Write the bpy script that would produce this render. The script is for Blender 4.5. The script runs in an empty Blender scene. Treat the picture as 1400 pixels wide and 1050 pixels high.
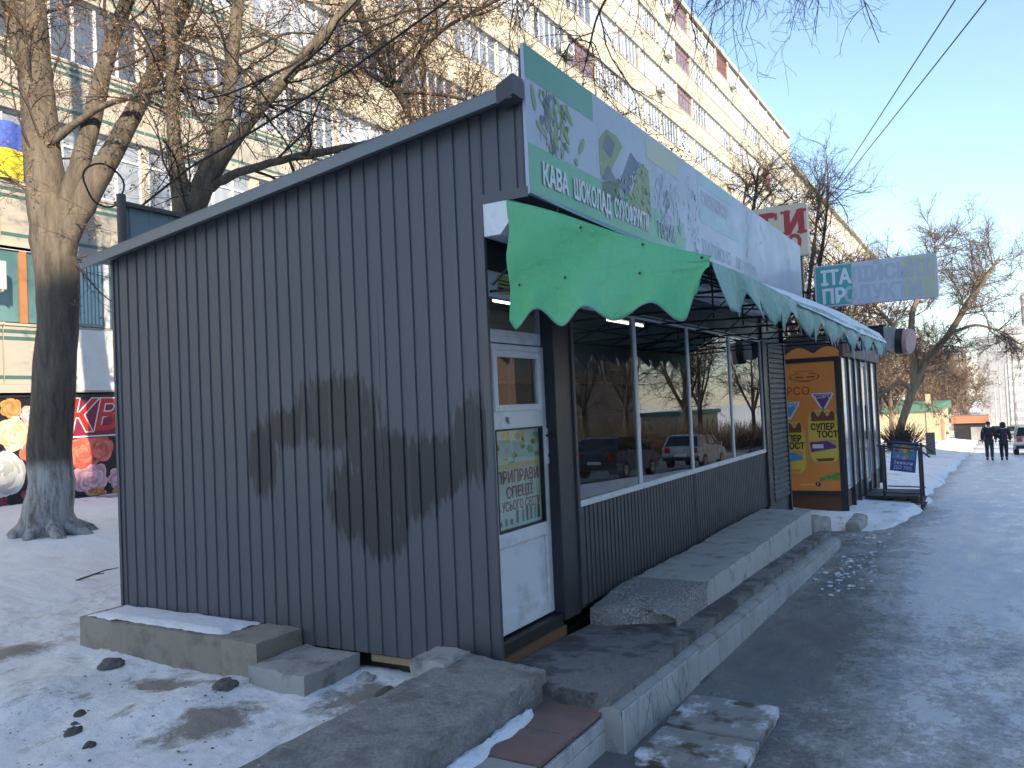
import bpy, bmesh, math, random
import numpy as np
from mathutils import Vector, Matrix
random.seed(7); rng = np.random.default_rng(7)
SC = bpy.context.scene
COL = SC.collection
R = math.radians

# ------------------------------------------------------------------ camera
cd = bpy.data.cameras.new('camera'); cam = bpy.data.objects.new('camera', cd); COL.objects.link(cam)
CA = Vector((0.50116655, -0.86418937, -0.0448199)); CB = Vector((-0.00201827, -0.05296107, 0.99859454)); CF = Vector((0.86534849, 0.50037172, 0.02828648))
cam.matrix_world = Matrix(((CA.x, CB.x, -CF.x, -4.6405), (CA.y, CB.y, -CF.y, -2.8563), (CA.z, CB.z, -CF.z, 1.5858), (0, 0, 0, 1)))
cd.sensor_width = 36; cd.lens = 36*1130/1400; cd.clip_start = .05; cd.clip_end = 4000
SC.camera = cam
# ------------------------------------------------------------------ sky, sun, exposure
SUN_EL, SUN_ROT = 25.0, 218.9
w = bpy.data.worlds.new('World'); SC.world = w; w.use_nodes = True
nt = w.node_tree; bg = nt.nodes['Background']
sky = nt.nodes.new('ShaderNodeTexSky'); sky.sky_type = 'NISHITA'; sky.sun_disc = False
sky.sun_elevation = R(SUN_EL); sky.sun_rotation = R(SUN_ROT); sky.air_density = 1.0; sky.dust_density = .1; sky.ozone_density = 4.5
# thin high cirrus wisps
tc = nt.nodes.new('ShaderNodeTexCoord'); mp = nt.nodes.new('ShaderNodeMapping'); mp.inputs['Scale'].default_value = (1.2, 3.0, 9.0)
nz = nt.nodes.new('ShaderNodeTexNoise'); nz.inputs['Scale'].default_value = 2.2; nz.inputs['Detail'].default_value = 6; nz.inputs['Roughness'].default_value = .62
rp = nt.nodes.new('ShaderNodeValToRGB'); rp.color_ramp.elements[0].position = .5; rp.color_ramp.elements[1].position = .85
rp.color_ramp.elements[1].color = (.02, .02, .02, 1)
mx = nt.nodes.new('ShaderNodeMix'); mx.data_type = 'RGBA'
nt.links.new(tc.outputs['Generated'], mp.inputs[0]); nt.links.new(mp.outputs[0], nz.inputs[0]); nt.links.new(nz.outputs[0], rp.inputs[0])
nt.links.new(rp.outputs[0], mx.inputs[0]); nt.links.new(sky.outputs[0], mx.inputs[6]); mx.inputs[7].default_value = (7.5, 8.2, 9.2, 1)
nt.links.new(mx.outputs[2], bg.inputs[0])
bg.inputs[1].default_value = .12
sl = bpy.data.lights.new('sun', 'SUN'); sl.energy = 3.5; sl.angle = R(.53); sl.color = (1, .9, .76)
so = bpy.data.objects.new('sun', sl); COL.objects.link(so)
sd = Vector((math.sin(R(SUN_ROT))*math.cos(R(SUN_EL)), math.cos(R(SUN_ROT))*math.cos(R(SUN_EL)), math.sin(R(SUN_EL))))
so.rotation_euler = (-sd).to_track_quat('-Z', 'Y').to_euler(); so.location = (0, -20, 30)
SC.view_settings.view_transform = 'Standard'; SC.view_settings.look = 'None'; SC.view_settings.gamma = 1
SC.view_settings.use_curve_mapping = False; SC.view_settings.use_white_balance = True; SC.view_settings.white_balance_temperature = 7600; SC.view_settings.exposure = 1.68
SC.cycles.use_denoising = True
SC.cycles.max_bounces = 8; SC.cycles.transparent_max_bounces = 16

# ------------------------------------------------------------------ materials
M = {}
def nodes_of(name):
    m = bpy.data.materials.new(name); m.use_nodes = True
    return m, m.node_tree, m.node_tree.nodes['Principled BSDF']
def N(t, kind, **kw):
    n = t.nodes.new(kind)
    for k, v in kw.items():
        if k in n.inputs: n.inputs[k].default_value = v
        else: setattr(n, k, v)
    return n
def noise(t, scale, detail=4, rough=.55, vscale=(1, 1, 1), coord='Object', dist=0):
    c = N(t, 'ShaderNodeTexCoord'); m = N(t, 'ShaderNodeMapping', Scale=vscale)
    n = N(t, 'ShaderNodeTexNoise', Scale=scale, Detail=detail, Roughness=rough, Distortion=dist)
    t.links.new(c.outputs[coord], m.inputs[0]); t.links.new(m.outputs[0], n.inputs['Vector'])
    return n.outputs[0]
def ramp(t, src, a, b, ca=(0, 0, 0, 1), cb=(1, 1, 1, 1)):
    r = N(t, 'ShaderNodeValToRGB'); e = r.color_ramp.elements
    e[0].position, e[1].position = a, b; e[0].color, e[1].color = ca, cb
    t.links.new(src, r.inputs[0]); return r.outputs[0]
def mixc(t, fac, a, b, mode='MIX'):
    m = N(t, 'ShaderNodeMix', data_type='RGBA', blend_type=mode)
    for s, i in ((fac, 0), (a, 6), (b, 7)):
        if hasattr(s, 'is_output'): t.links.new(s, m.inputs[i])
        else: m.inputs[i].default_value = s if i == 0 else (*s[:3], 1)
    return m.outputs[2]
def bump(t, b, src, strength=.3, dist=.01):
    n = N(t, 'ShaderNodeBump', Strength=strength, Distance=dist)
    t.links.new(src, n.inputs['Height']); t.links.new(n.outputs[0], b.inputs['Normal']); return n
def mat(name, col, rough=.6, var=.18, scale=4, bmp=0, bscale=60, metal=0, dirt=None, dscale=3, vs=(1, 1, 1), rand=0, spec=.5, dlo=.52, dhi=.7):
    m, t, b = nodes_of(name)
    n = noise(t, scale, 5, .6, vs)
    c = mixc(t, n, [x*(1-var) for x in col], [min(1, x*(1+var)) for x in col])
    if dirt:
        d = ramp(t, noise(t, dscale, 6, .65), dlo, dhi); c = mixc(t, d, c, dirt)
    if rand:
        oi = N(t, 'ShaderNodeObjectInfo'); mr = N(t, 'ShaderNodeMapRange'); mr.inputs[3].default_value = 1-rand; mr.inputs[4].default_value = 1+rand
        t.links.new(oi.outputs['Random'], mr.inputs[0])
        vm = N(t, 'ShaderNodeVectorMath', operation='SCALE'); t.links.new(c, vm.inputs[0]); t.links.new(mr.outputs[0], vm.inputs['Scale']); c = vm.outputs[0]
    t.links.new(c, b.inputs['Base Color'])
    rr = ramp(t, n, .3, .7, (max(.02, rough-.1),)*3+(1,), (min(1, rough+.1),)*3+(1,)); t.links.new(rr, b.inputs['Roughness'])
    b.inputs['Metallic'].default_value = metal; b.inputs['Specular IOR Level'].default_value = spec
    if bmp: bump(t, b, noise(t, bscale, 6, .65), bmp)
    M[name] = m; return m
mat('grey_paint', (.074, .077, .094), .42, .08, 3, dirt=(.085, .085, .088), dscale=1.6, vs=(1, 1, .3))
mat('dark_paint', (.044, .048, .060), .45, .15, 4)
mat('post_paint', (.022, .024, .032), .4, .2, 4)
mat('black', (.012, .012, .014), .5)
mat('white_pvc', (.72, .75, .80), .35, .05, 3, dirt=(.55, .56, .56), dscale=4)
mat('white_board', (.70, .72, .75), .5, .06, 3, dirt=(.5, .5, .48))
mat('trim_metal', (.16, .18, .20), .4, .15, 6, metal=.3)
mat('roof_metal', (.2, .21, .22), .5, .2, 4, metal=.2)
mat('shed_metal', (.17, .22, .24), .5, .12, 3)
mat('rust', (.16, .075, .04), .85, .35, 9, bmp=.3)
mat('brown_pipe', (.09, .065, .055), .6, .3, 8)
mat('concrete', (.35, .338, .322), .88, .22, 3.2, .55, 38, dirt=(.13, .125, .12), dscale=5)
mat('concrete_pale', (.46, .45, .435), .85, .16, 3, .45, 34, dirt=(.22, .21, .2), dscale=4)
mat('concrete_dark', (.12, .118, .115), .8, .35, 4, .4, 30, dirt=(.055, .052, .05), dscale=3)
mat('tan_block', (.30, .265, .22), .88, .18, 5, .4, 40, dirt=(.17, .15, .13), dscale=4, rand=.1)
mat('red_tile', (.22, .13, .115), .8, .25, 6, .5, 45, dirt=(.15, .12, .115), dscale=5)
mat('wood', (.32, .22, .12), .7, .3, 8, .2, 30, vs=(1, 6, 6))
mat('orange_wood', (.36, .15, .06), .6, .2, 6)
mat('stone', (.13, .12, .11), .9, .3, 8, .6, 25)
mat('soil', (.10, .085, .07), .95, .4, 20, .5, 40)
mat('white_tile', (.55, .56, .57), .35, .12, 5, dirt=(.3, .3, .3), dscale=5, rand=.08)
mat('cream', (.45, .41, .33), .75, .10, 1.2, .15, 14, dirt=(.34, .30, .22), dscale=.9, rand=.10)
mat('tile_cream', (.36, .335, .29), .6, .1, 4, rand=.05)  # cream tile kept darker, the facade's shade is put into this colour
mat('tile_grey', (.33, .34, .36), .6, .1, 4)
mat('tile_green', (.05, .125, .115), .5, .15, 4)
mat('slab_grey', (.36, .34, .30), .8, .12, 2)
mat('win_white', (.66, .67, .68), .45, .05, 2, rand=.06)
mat('win_wood', (.19, .10, .065), .6, .2, 4)
mat('ac_white', (.5, .49, .46), .5, .1, 4)
mat('yellow_wall', (.40, .345, .235), .8, .10, 1.0)
mat('green_roof', (.05, .17, .13), .6, .15, 2)
mat('orange_wall', (.40, .17, .10), .7, .1, 1)
mat('dist_white', (.62, .60, .56), .8, .08, .1)
mat('dist_brown', (.22, .16, .13), .8, .1, .1)
mat('dist_grey', (.30, .31, .33), .8, .1, .1)
mat('dist_glass', (.34, .355, .37), .3, .1, .1)
mat('lamp_metal', (.35, .35, .36), .5, .1, 1)
mat('wire', (.012, .012, .014), .6)
mat('cloth_blue', (.05, .10, .42), .8); mat('cloth_yellow', (.72, .58, .03), .8)
mat('jacket_navy', (.012, .016, .035), .8); mat('jacket_black', (.010, .011, .016), .8); mat('jeans', (.022, .032, .06), .85); mat('trouser', (.012, .013, .018), .85)
mat('skin', (.45, .26, .19), .6); mat('hair', (.02, .014, .01), .7); mat('boot', (.01, .01, .01), .6)
mat('car_silver', (.42, .43, .42), .3, .04, 2, metal=.5); mat('car_dark', (.025, .03, .05), .3, .05, 2); mat('car_white', (.62, .63, .62), .3, .05, 2); mat('car_yellow', (.35, .26, .05), .35, .1, 2)
mat('tyre', (.012, .012, .012), .85); mat('rim', (.3, .3, .3), .4, metal=.6); mat('car_glass', (.015, .018, .02), .08)
mat('tail_red', (.42, .015, .012), .25); mat('headlight', (.7, .72, .72), .15); mat('plate', (.7, .7, .68), .5)
mat('twig', (.075, .056, .042), .85, .3, 5); mat('twig_dark', (.034, .027, .023), .85, .3, 5)
mat('twig_tan', (.115, .08, .06), .9, .3, 3)
mat('seed', (.235, .135, .065), .85, .5, 1.3); mat('seed_tan', (.19, .125, .08), .85, .35, .8)
mat('shrub', (.05, .042, .03), .9, .3, 4)
mat('green_box', (.1, .2, .12), .6); mat('card_tan', (.33, .24, .15), .8); mat('red_box', (.4, .05, .04), .6); mat('blue_box', (.05, .12, .35), .6)
mat('marble', (.44, .45, .46), .35, .15, 6, dirt=(.3, .29, .3), dscale=5, rand=.1)
mat('cream_sign', (.62, .56, .44), .5, .05, 2); mat('sign_red', (.42, .02, .04), .45); 
mat('ad_orange', (.80, .27, .06), .4, .08, 1.2); mat('ad_yellow', (.72, .52, .08), .45, .1, 3); mat('ad_brown', (.18, .055, .02), .5, .2, 9)
mat('ad_tan', (.60, .33, .13), .5, .1, 8); mat('ad_purple', (.14, .04, .20), .45); mat('ad_blue', (.05, .30, .55), .45); mat('ad_green', (.11, .30, .04), .5, .4, 12); mat('ad_red', (.5, .05, .03), .45)
mat('print_white', (.68, .70, .74), .45, .03, 2); mat('print_black', (.02, .015, .012), .5)
mat('teal', (.035, .33, .31), .4, .08, 2); mat('teal_faint', (.33, .50, .55), .45, .06, 3); mat('lilac', (.48, .53, .60), .45, .04, 3); mat('letter_line', (.36, .40, .46), .45)
mat('sign_white', (.40, .45, .53), .42, .05, 1.5, dirt=(.34, .39, .46), dscale=2.5)
mat('band_green', (.13, .42, .27), .42, .1, 2); mat('strip_green', (.10, .33, .23), .42, .08, 2); mat('strip_yellow', (.46, .50, .36), .45)
mat('print_leaf', (.24, .33, .15), .5, .25, 8); mat('print_leaf_dark', (.085, .15, .08), .5, .3, 8); mat('print_grey', (.13, .165, .23), .5, .2, 6)
mat('print_pale', (.40, .45, .53), .5, .15, 8)
mat('poster_mint', (.50, .66, .55), .4, .12, 3); mat('poster_yellow', (.62, .52, .18), .4, .3, 5); mat('poster_red', (.34, .05, .06), .4); mat('poster_olive', (.15, .17, .06), .4, .4, 14)
mat('flag_white', (.7, .68, .66), .5); mat('rose_dark', (.008, .009, .012), .5)
for nm, c in (('cream', (.60, .50, .33)), ('white', (.52, .53, .52)), ('coral', (.72, .13, .09)), ('pink', (.68, .36, .42)), ('orange', (.60, .22, .07)), ('crimson', (.30, .02, .06)), ('blush', (.66, .42, .42))):
    mat('rose_'+nm+'_a', c, .5, .12, 6); mat('rose_'+nm+'_b', [x*.72 for x in c], .5, .12, 6); mat('rose_'+nm+'_c', [min(.85, x*1.15+.03) for x in c], .5, .12, 6)
mat('sale_blue', (.03, .09, .33), .4); mat('letter_red', (.60, .02, .02), .4)

# corrugated side wall with roller-painted patches over old graffiti
def side_wall_material():
    m, t, b = nodes_of('side_wall_paint')
    geo = N(t, 'ShaderNodeNewGeometry'); n1 = noise(t, 2.2, 5, .6, (1, 1, .25))
    c = mixc(t, n1, (.068, .071, .088), (.082, .085, .103))
    acc = None
    wob = N(t, 'ShaderNodeTexNoise', Scale=9, Detail=5); wm = N(t, 'ShaderNodeMapping', Scale=(1, 3.2, .5)); t.links.new(geo.outputs['Position'], wm.inputs[0]); t.links.new(wm.outputs[0], wob.inputs['Vector'])
    for (y, z, ry, rz) in ((2.12, 1.27, .17, .30), (1.86, 1.50, .24, .17), (1.36, 1.60, .46, .29), (1.2, .95, .28, .30), (.76, 1.12, .38, .34), (.15, 1.38, .19, .30), (.95, .74, .24, .22), (.45, 1.2, .26, .24), (1.0, 1.3, .3, .2)):
        a = N(t, 'ShaderNodeVectorMath', operation='SUBTRACT'); t.links.new(geo.outputs['Position'], a.inputs[0]); a.inputs[1].default_value = (0, y, z)
        s = N(t, 'ShaderNodeVectorMath', operation='MULTIPLY'); t.links.new(a.outputs[0], s.inputs[0]); s.inputs[1].default_value = (0, 1/ry, 1/rz)
        l = N(t, 'ShaderNodeVectorMath', operation='LENGTH'); t.links.new(s.outputs[0], l.inputs[0])
        if acc is None: acc = l.outputs['Value']
        else:
            mn = N(t, 'ShaderNodeMath', operation='SMOOTH_MIN'); t.links.new(acc, mn.inputs[0]); t.links.new(l.outputs['Value'], mn.inputs[1]); mn.inputs[2].default_value = .25; acc = mn.outputs[0]
    ad = N(t, 'ShaderNodeMath', operation='MULTIPLY_ADD'); t.links.new(wob.outputs[0], ad.inputs[0]); ad.inputs[1].default_value = 1.4; t.links.new(acc, ad.inputs[2])
    msk = ramp(t, ad.outputs[0], .0, .0)
    mr = N(t, 'ShaderNodeMapRange'); t.links.new(ad.outputs[0], mr.inputs[0]); mr.inputs[1].default_value = 1.50; mr.inputs[2].default_value = 1.74; mr.inputs[3].default_value = .9; mr.inputs[4].default_value = 0
    c = mixc(t, mr.outputs[0], c, (.012, .012, .017))
    sp = N(t, 'ShaderNodeSeparateXYZ'); t.links.new(geo.outputs['Position'], sp.inputs[0])
    sp2 = N(t, 'ShaderNodeMapRange'); t.links.new(sp.outputs['Z'], sp2.inputs[0]); sp2.inputs[1].default_value = .0; sp2.inputs[2].default_value = .75; sp2.inputs[3].default_value = .55; sp2.inputs[4].default_value = 0
    gr = N(t, 'ShaderNodeMath', operation='MULTIPLY'); t.links.new(sp2.outputs[0], gr.inputs[0]); t.links.new(ramp(t, noise(t, 6, 6, .7, (1, 1, .35)), .38, .7), gr.inputs[1]); c = mixc(t, gr.outputs[0], c, (.105, .102, .10))
    run = ramp(t, noise(t, 7, 4, .6, (1, 1, .05)), .60, .74, (0, 0, 0, 1), (.35, .35, .35, 1)); c = mixc(t, run, c, (.10, .10, .105))
    t.links.new(c, b.inputs['Base Color']); t.links.new(ramp(t, n1, .3, .7, (.34, .34, .34, 1), (.5, .5, .5, 1)), b.inputs['Roughness'])
    M['side_wall_paint'] = m
side_wall_material()
def glass(name, tint=(.8, .85, .86), ior=2.1, rough=.0):
    m, t, b = nodes_of(name); t.nodes.remove(b); out = t.nodes['Material Output']
    tr = N(t, 'ShaderNodeBsdfTransparent'); tr.inputs[0].default_value = (*tint, 1); gl = N(t, 'ShaderNodeBsdfGlossy', Roughness=rough); gl.inputs[0].default_value = (.95, .95, .95, 1)
    fr = N(t, 'ShaderNodeFresnel', IOR=ior); mx = N(t, 'ShaderNodeMixShader'); ge = N(t, 'ShaderNodeNewGeometry'); fb = N(t, 'ShaderNodeMath', operation='SUBTRACT'); fb.inputs[0].default_value = 1; t.links.new(ge.outputs['Backfacing'], fb.inputs[1])
    fm_ = N(t, 'ShaderNodeMath', operation='MULTIPLY'); t.links.new(fr.outputs[0], fm_.inputs[0]); t.links.new(fb.outputs[0], fm_.inputs[1]); t.links.new(fm_.outputs[0], mx.inputs[0]); t.links.new(tr.outputs[0], mx.inputs[1]); t.links.new(gl.outputs[0], mx.inputs[2]); t.links.new(mx.outputs[0], out.inputs[0])
    M[name] = m
glass('shop_glass', (.60, .62, .62), 2.15); glass('door_glass', (.93, .94, .94), 1.55)
def facade_glass(name, dark, pale):
    m, t, b = nodes_of(name); oi = N(t, 'ShaderNodeObjectInfo')
    n = noise(t, 1.7, 2, .5, (1, 1, .1))
    ad = N(t, 'ShaderNodeMath', operation='MULTIPLY_ADD'); t.links.new(oi.outputs['Random'], ad.inputs[0]); ad.inputs[1].default_value = .7; t.links.new(n, ad.inputs[2])
    c = ramp(t, ad.outputs[0], .55, 1.15, (*dark, 1), (*pale, 1)); t.links.new(c, b.inputs['Base Color'])
    b.inputs['Roughness'].default_value = .09; b.inputs['Specular IOR Level'].default_value = .8; M[name] = m
facade_glass('pane_blue', (.07, .09, .13), (.36, .40, .45)); facade_glass('pane_purple', (.10, .07, .11), (.17, .13, .18)); facade_glass('pane_teal', (.02, .06, .08), (.10, .22, .22))
def awning_mat(name, a, b_, dirt):
    m, t, b = nodes_of(name)
    c = mixc(t, ramp(t, noise(t, 1.1, 4, .6), .35, .7), a, b_); c = mixc(t, ramp(t, noise(t, 7, 6, .7), .6, .8), c, dirt)
    t.links.new(c, b.inputs['Base Color']); b.inputs['Roughness'].default_value = .5
    c = mixc(t, ramp(t, noise(t, 5, 5, .6, (1, 3, .35)), .55, .8, (0, 0, 0, 1), (.25, .25, .25, 1)), c, [x*.6+.06 for x in a]); t.links.new(c, b.inputs['Base Color']); bump(t, b, noise(t, 4.5, 5, .6), .8, .05)
    ts = N(t, 'ShaderNodeBsdfTranslucent'); t.links.new(c, ts.inputs[0]); mx = N(t, 'ShaderNodeMixShader'); mx.inputs[0].default_value = .22
    out = t.nodes['Material Output']; t.links.new(b.outputs[0], mx.inputs[1]); t.links.new(ts.outputs[0], mx.inputs[2]); t.links.new(mx.outputs[0], out.inputs[0]); M[name] = m
awning_mat('awning_green', (.075, .52, .235), (.13, .57, .32), (.20, .50, .34)); awning_mat('awning_faded', (.15, .44, .38), (.36, .56, .56), (.55, .60, .62))
def tube_mat():
    m, t, b = nodes_of('lamp_tube'); b.inputs['Emission Color'].default_value = (1, 1, 1, 1); b.inputs['Emission Strength'].default_value = 2.2; M['lamp_tube'] = m
tube_mat()
def ice_mat():
    m, t, b = nodes_of('icicle_ice'); b.inputs['Base Color'].default_value = (.8, .87, .95, 1); b.inputs['Roughness'].default_value = .12
    b.inputs['Transmission Weight'].default_value = .55; b.inputs['IOR'].default_value = 1.31; M['icicle_ice'] = m
ice_mat()
def snow_mat():
    m, t, b = nodes_of('snow')
    c = mixc(t, noise(t, 1.5, 4), (.84, .85, .865), (.90, .905, .915))
    geo = N(t, 'ShaderNodeNewGeometry'); sp = N(t, 'ShaderNodeSeparateXYZ'); t.links.new(geo.outputs['Position'], sp.inputs[0])
    near = N(t, 'ShaderNodeMapRange'); t.links.new(sp.outputs['Y'], near.inputs[0]); near.inputs[1].default_value = 3.2; near.inputs[2].default_value = 6.5; near.inputs[3].default_value = 1; near.inputs[4].default_value = .22
    def k(x):
        n = N(t, 'ShaderNodeMath', operation='MULTIPLY'); t.links.new(x, n.inputs[0]); t.links.new(near.outputs[0], n.inputs[1]); return n.outputs[0]
    a = ramp(t, noise(t, .75, 8, .72), .56, .66, (0, 0, 0, 1), (.85, .85, .85, 1)); c = mixc(t, k(a), c, (.34, .30, .26))
    for (ex, ey, rx, ry) in ((-.95, 4.25, .75, .30), (-.45, .85, .40, .36), (-1.2, 1.4, .5, .3), (-.75, 2.3, .22, .55)):
        sb = N(t, 'ShaderNodeVectorMath', operation='SUBTRACT'); t.links.new(geo.outputs['Position'], sb.inputs[0]); sb.inputs[1].default_value = (ex, ey, 0); ml = N(t, 'ShaderNodeVectorMath', operation='MULTIPLY'); t.links.new(sb.outputs[0], ml.inputs[0]); ml.inputs[1].default_value = (1/rx, 1/ry, 0); ln = N(t, 'ShaderNodeVectorMath', operation='LENGTH'); t.links.new(ml.outputs[0], ln.inputs[0])
        am = N(t, 'ShaderNodeMath', operation='MULTIPLY_ADD'); t.links.new(noise(t, 5, 8, .75), am.inputs[0]); am.inputs[1].default_value = 2.2; t.links.new(ln.outputs['Value'], am.inputs[2]); em = N(t, 'ShaderNodeMapRange'); t.links.new(am.outputs[0], em.inputs[0]); em.inputs[1].default_value = 1.55; em.inputs[2].default_value = 1.95; em.inputs[3].default_value = .85; em.inputs[4].default_value = 0
        c = mixc(t, em.outputs[0], c, (.20, .165, .13))
    a2 = ramp(t, noise(t, 3.4, 9, .78, (.8, 1.2, 1)), .55, .66, (0, 0, 0, 1), (.8, .8, .8, 1)); c = mixc(t, k(a2), c, (.30, .265, .23))
    a3 = ramp(t, noise(t, 30, 6, .75), .60, .68); a4 = ramp(t, noise(t, 1.3, 5, .65), .46, .58)
    mm = N(t, 'ShaderNodeMath', operation='MULTIPLY'); t.links.new(a3, mm.inputs[0]); t.links.new(a4, mm.inputs[1]); c = mixc(t, k(mm.outputs[0]), c, (.10, .085, .07))
    t.links.new(c, b.inputs['Base Color']); b.inputs['Roughness'].default_value = .7
    b.inputs['Subsurface Weight'].default_value = 0
    bump(t, b, noise(t, 11, 9, .74), .8, .035); M['snow'] = m
    m, t, b = nodes_of('clean_snow'); c = mixc(t, noise(t, 6, 5), (.66, .69, .74), (.82, .84, .87)); t.links.new(c, b.inputs['Base Color']); b.inputs['Roughness'].default_value = .65
    bump(t, b, noise(t, 22, 6, .65), .4, .02); M['clean_snow'] = m
snow_mat()
def pavement_mat():
    m, t, b = nodes_of('icy_asphalt')
    geo = N(t, 'ShaderNodeNewGeometry'); sp = N(t, 'ShaderNodeSeparateXYZ'); t.links.new(geo.outputs['Position'], sp.inputs[0])
    asp = mixc(t, noise(t, 6, 8, .75), (.085, .086, .09), (.20, .20, .205))
    asp = mixc(t, ramp(t, noise(t, 1.6, 6, .7, (.6, 1.2, 1)), .45, .68), asp, (.21, .21, .215))
    # ice film: trodden bands along the pavement, bare beside the kerb
    big = noise(t, .55, 4, .6, (.5, 1.0, 1)); mid = noise(t, 3.2, 9, .78, (.8, 1.1, 1)); fine = noise(t, 19, 8, .8)
    mr = N(t, 'ShaderNodeMapRange'); t.links.new(sp.outputs['Y'], mr.inputs[0]); mr.inputs[1].default_value = -1.45; mr.inputs[2].default_value = -2.3; mr.inputs[3].default_value = -.22; mr.inputs[4].default_value = .12
    mx_ = N(t, 'ShaderNodeMapRange'); t.links.new(sp.outputs['X'], mx_.inputs[0]); mx_.inputs[1].default_value = 2.6; mx_.inputs[2].default_value = 6.0; mx_.inputs[3].default_value = 0; mx_.inputs[4].default_value = .15
    far = N(t, 'ShaderNodeMapRange'); t.links.new(sp.outputs['Y'], far.inputs[0]); far.inputs[1].default_value = -2.9; far.inputs[2].default_value = -4.4; far.inputs[3].default_value = 0; far.inputs[4].default_value = -.03
    def add(a, b2):
        n = N(t, 'ShaderNodeMath', operation='ADD'); t.links.new(a, n.inputs[0]); t.links.new(b2, n.inputs[1]); return n.outputs[0]
    def sc(a, k):
        n = N(t, 'ShaderNodeMath', operation='MULTIPLY'); t.links.new(a, n.inputs[0]); n.inputs[1].default_value = k; return n.outputs[0]
    s = add(add(sc(big, .45), sc(mid, .65)), add(sc(fine, .60), add(mr.outputs[0], add(mx_.outputs[0], far.outputs[0]))))
    ice = ramp(t, s, .71, .96)
    icec = mixc(t, noise(t, 5, 8, .75, (.7, 1.2, 1)), (.44, .445, .46), (.86, .865, .875))
    c = mixc(t, ice, asp, icec); t.links.new(c, b.inputs['Base Color'])
    r = ramp(t, noise(t, 3.1, 5, .6, (.5, 1.3, 1)), .35, .65, (.22, .22, .22, 1), (.62, .62, .62, 1)); t.links.new(r, b.inputs['Roughness'])
    h = add(sc(ice, .7), add(sc(fine, .8), sc(noise(t, 60, 4, .7), .35))); bump(t, b, h, .9, .018); M['icy_asphalt'] = m
pavement_mat()
mat('road_asphalt', (.07, .072, .078), .5, .25, 1, .3, 30, dirt=(.3, .31, .33), dscale=.6)
mat('seed_dark', (.16, .095, .05), .85, .4, 1.3)
def bark_mat(name, a, b_, wash=None):
    m, t, b = nodes_of(name)
    v = noise(t, 9, 8, .75, (1, 1, .16)); big = noise(t, 1.3, 4, .6, (1, 1, .5))
    c = mixc(t, ramp(t, v, .36, .64), a, b_); c = mixc(t, ramp(t, big, .4, .7, cb=(.5, .5, .5, 1)), c, [x*.62 for x in b_])
    if wash:
        geo = N(t, 'ShaderNodeNewGeometry'); sp = N(t, 'ShaderNodeSeparateXYZ'); t.links.new(geo.outputs['Position'], sp.inputs[0])
        mr = N(t, 'ShaderNodeMapRange'); t.links.new(sp.outputs['Z'], mr.inputs[0]); mr.inputs[1].default_value = wash[0]+.05; mr.inputs[2].default_value = wash[0]-.12
        mm = N(t, 'ShaderNodeMath', operation='MULTIPLY'); t.links.new(mr.outputs[0], mm.inputs[0]); t.links.new(ramp(t, v, .38, .56, (.18, .18, .18, 1)), mm.inputs[1])
        c = mixc(t, mm.outputs[0], c, wash[1])
    t.links.new(c, b.inputs['Base Color']); b.inputs['Roughness'].default_value = .92; bump(t, b, v, .9, .03); M[name] = m
bark_mat('bark_wash', (.055, .046, .037), (.165, .138, .11), (1.10, (.40, .40, .39)))
bark_mat('bark', (.055, .046, .036), (.17, .145, .11)); bark_mat('bark_dark', (.02, .016, .014), (.06, .048, .04)); bark_mat('bark_pale', (.11, .085, .06), (.26, .20, .14))

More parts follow.
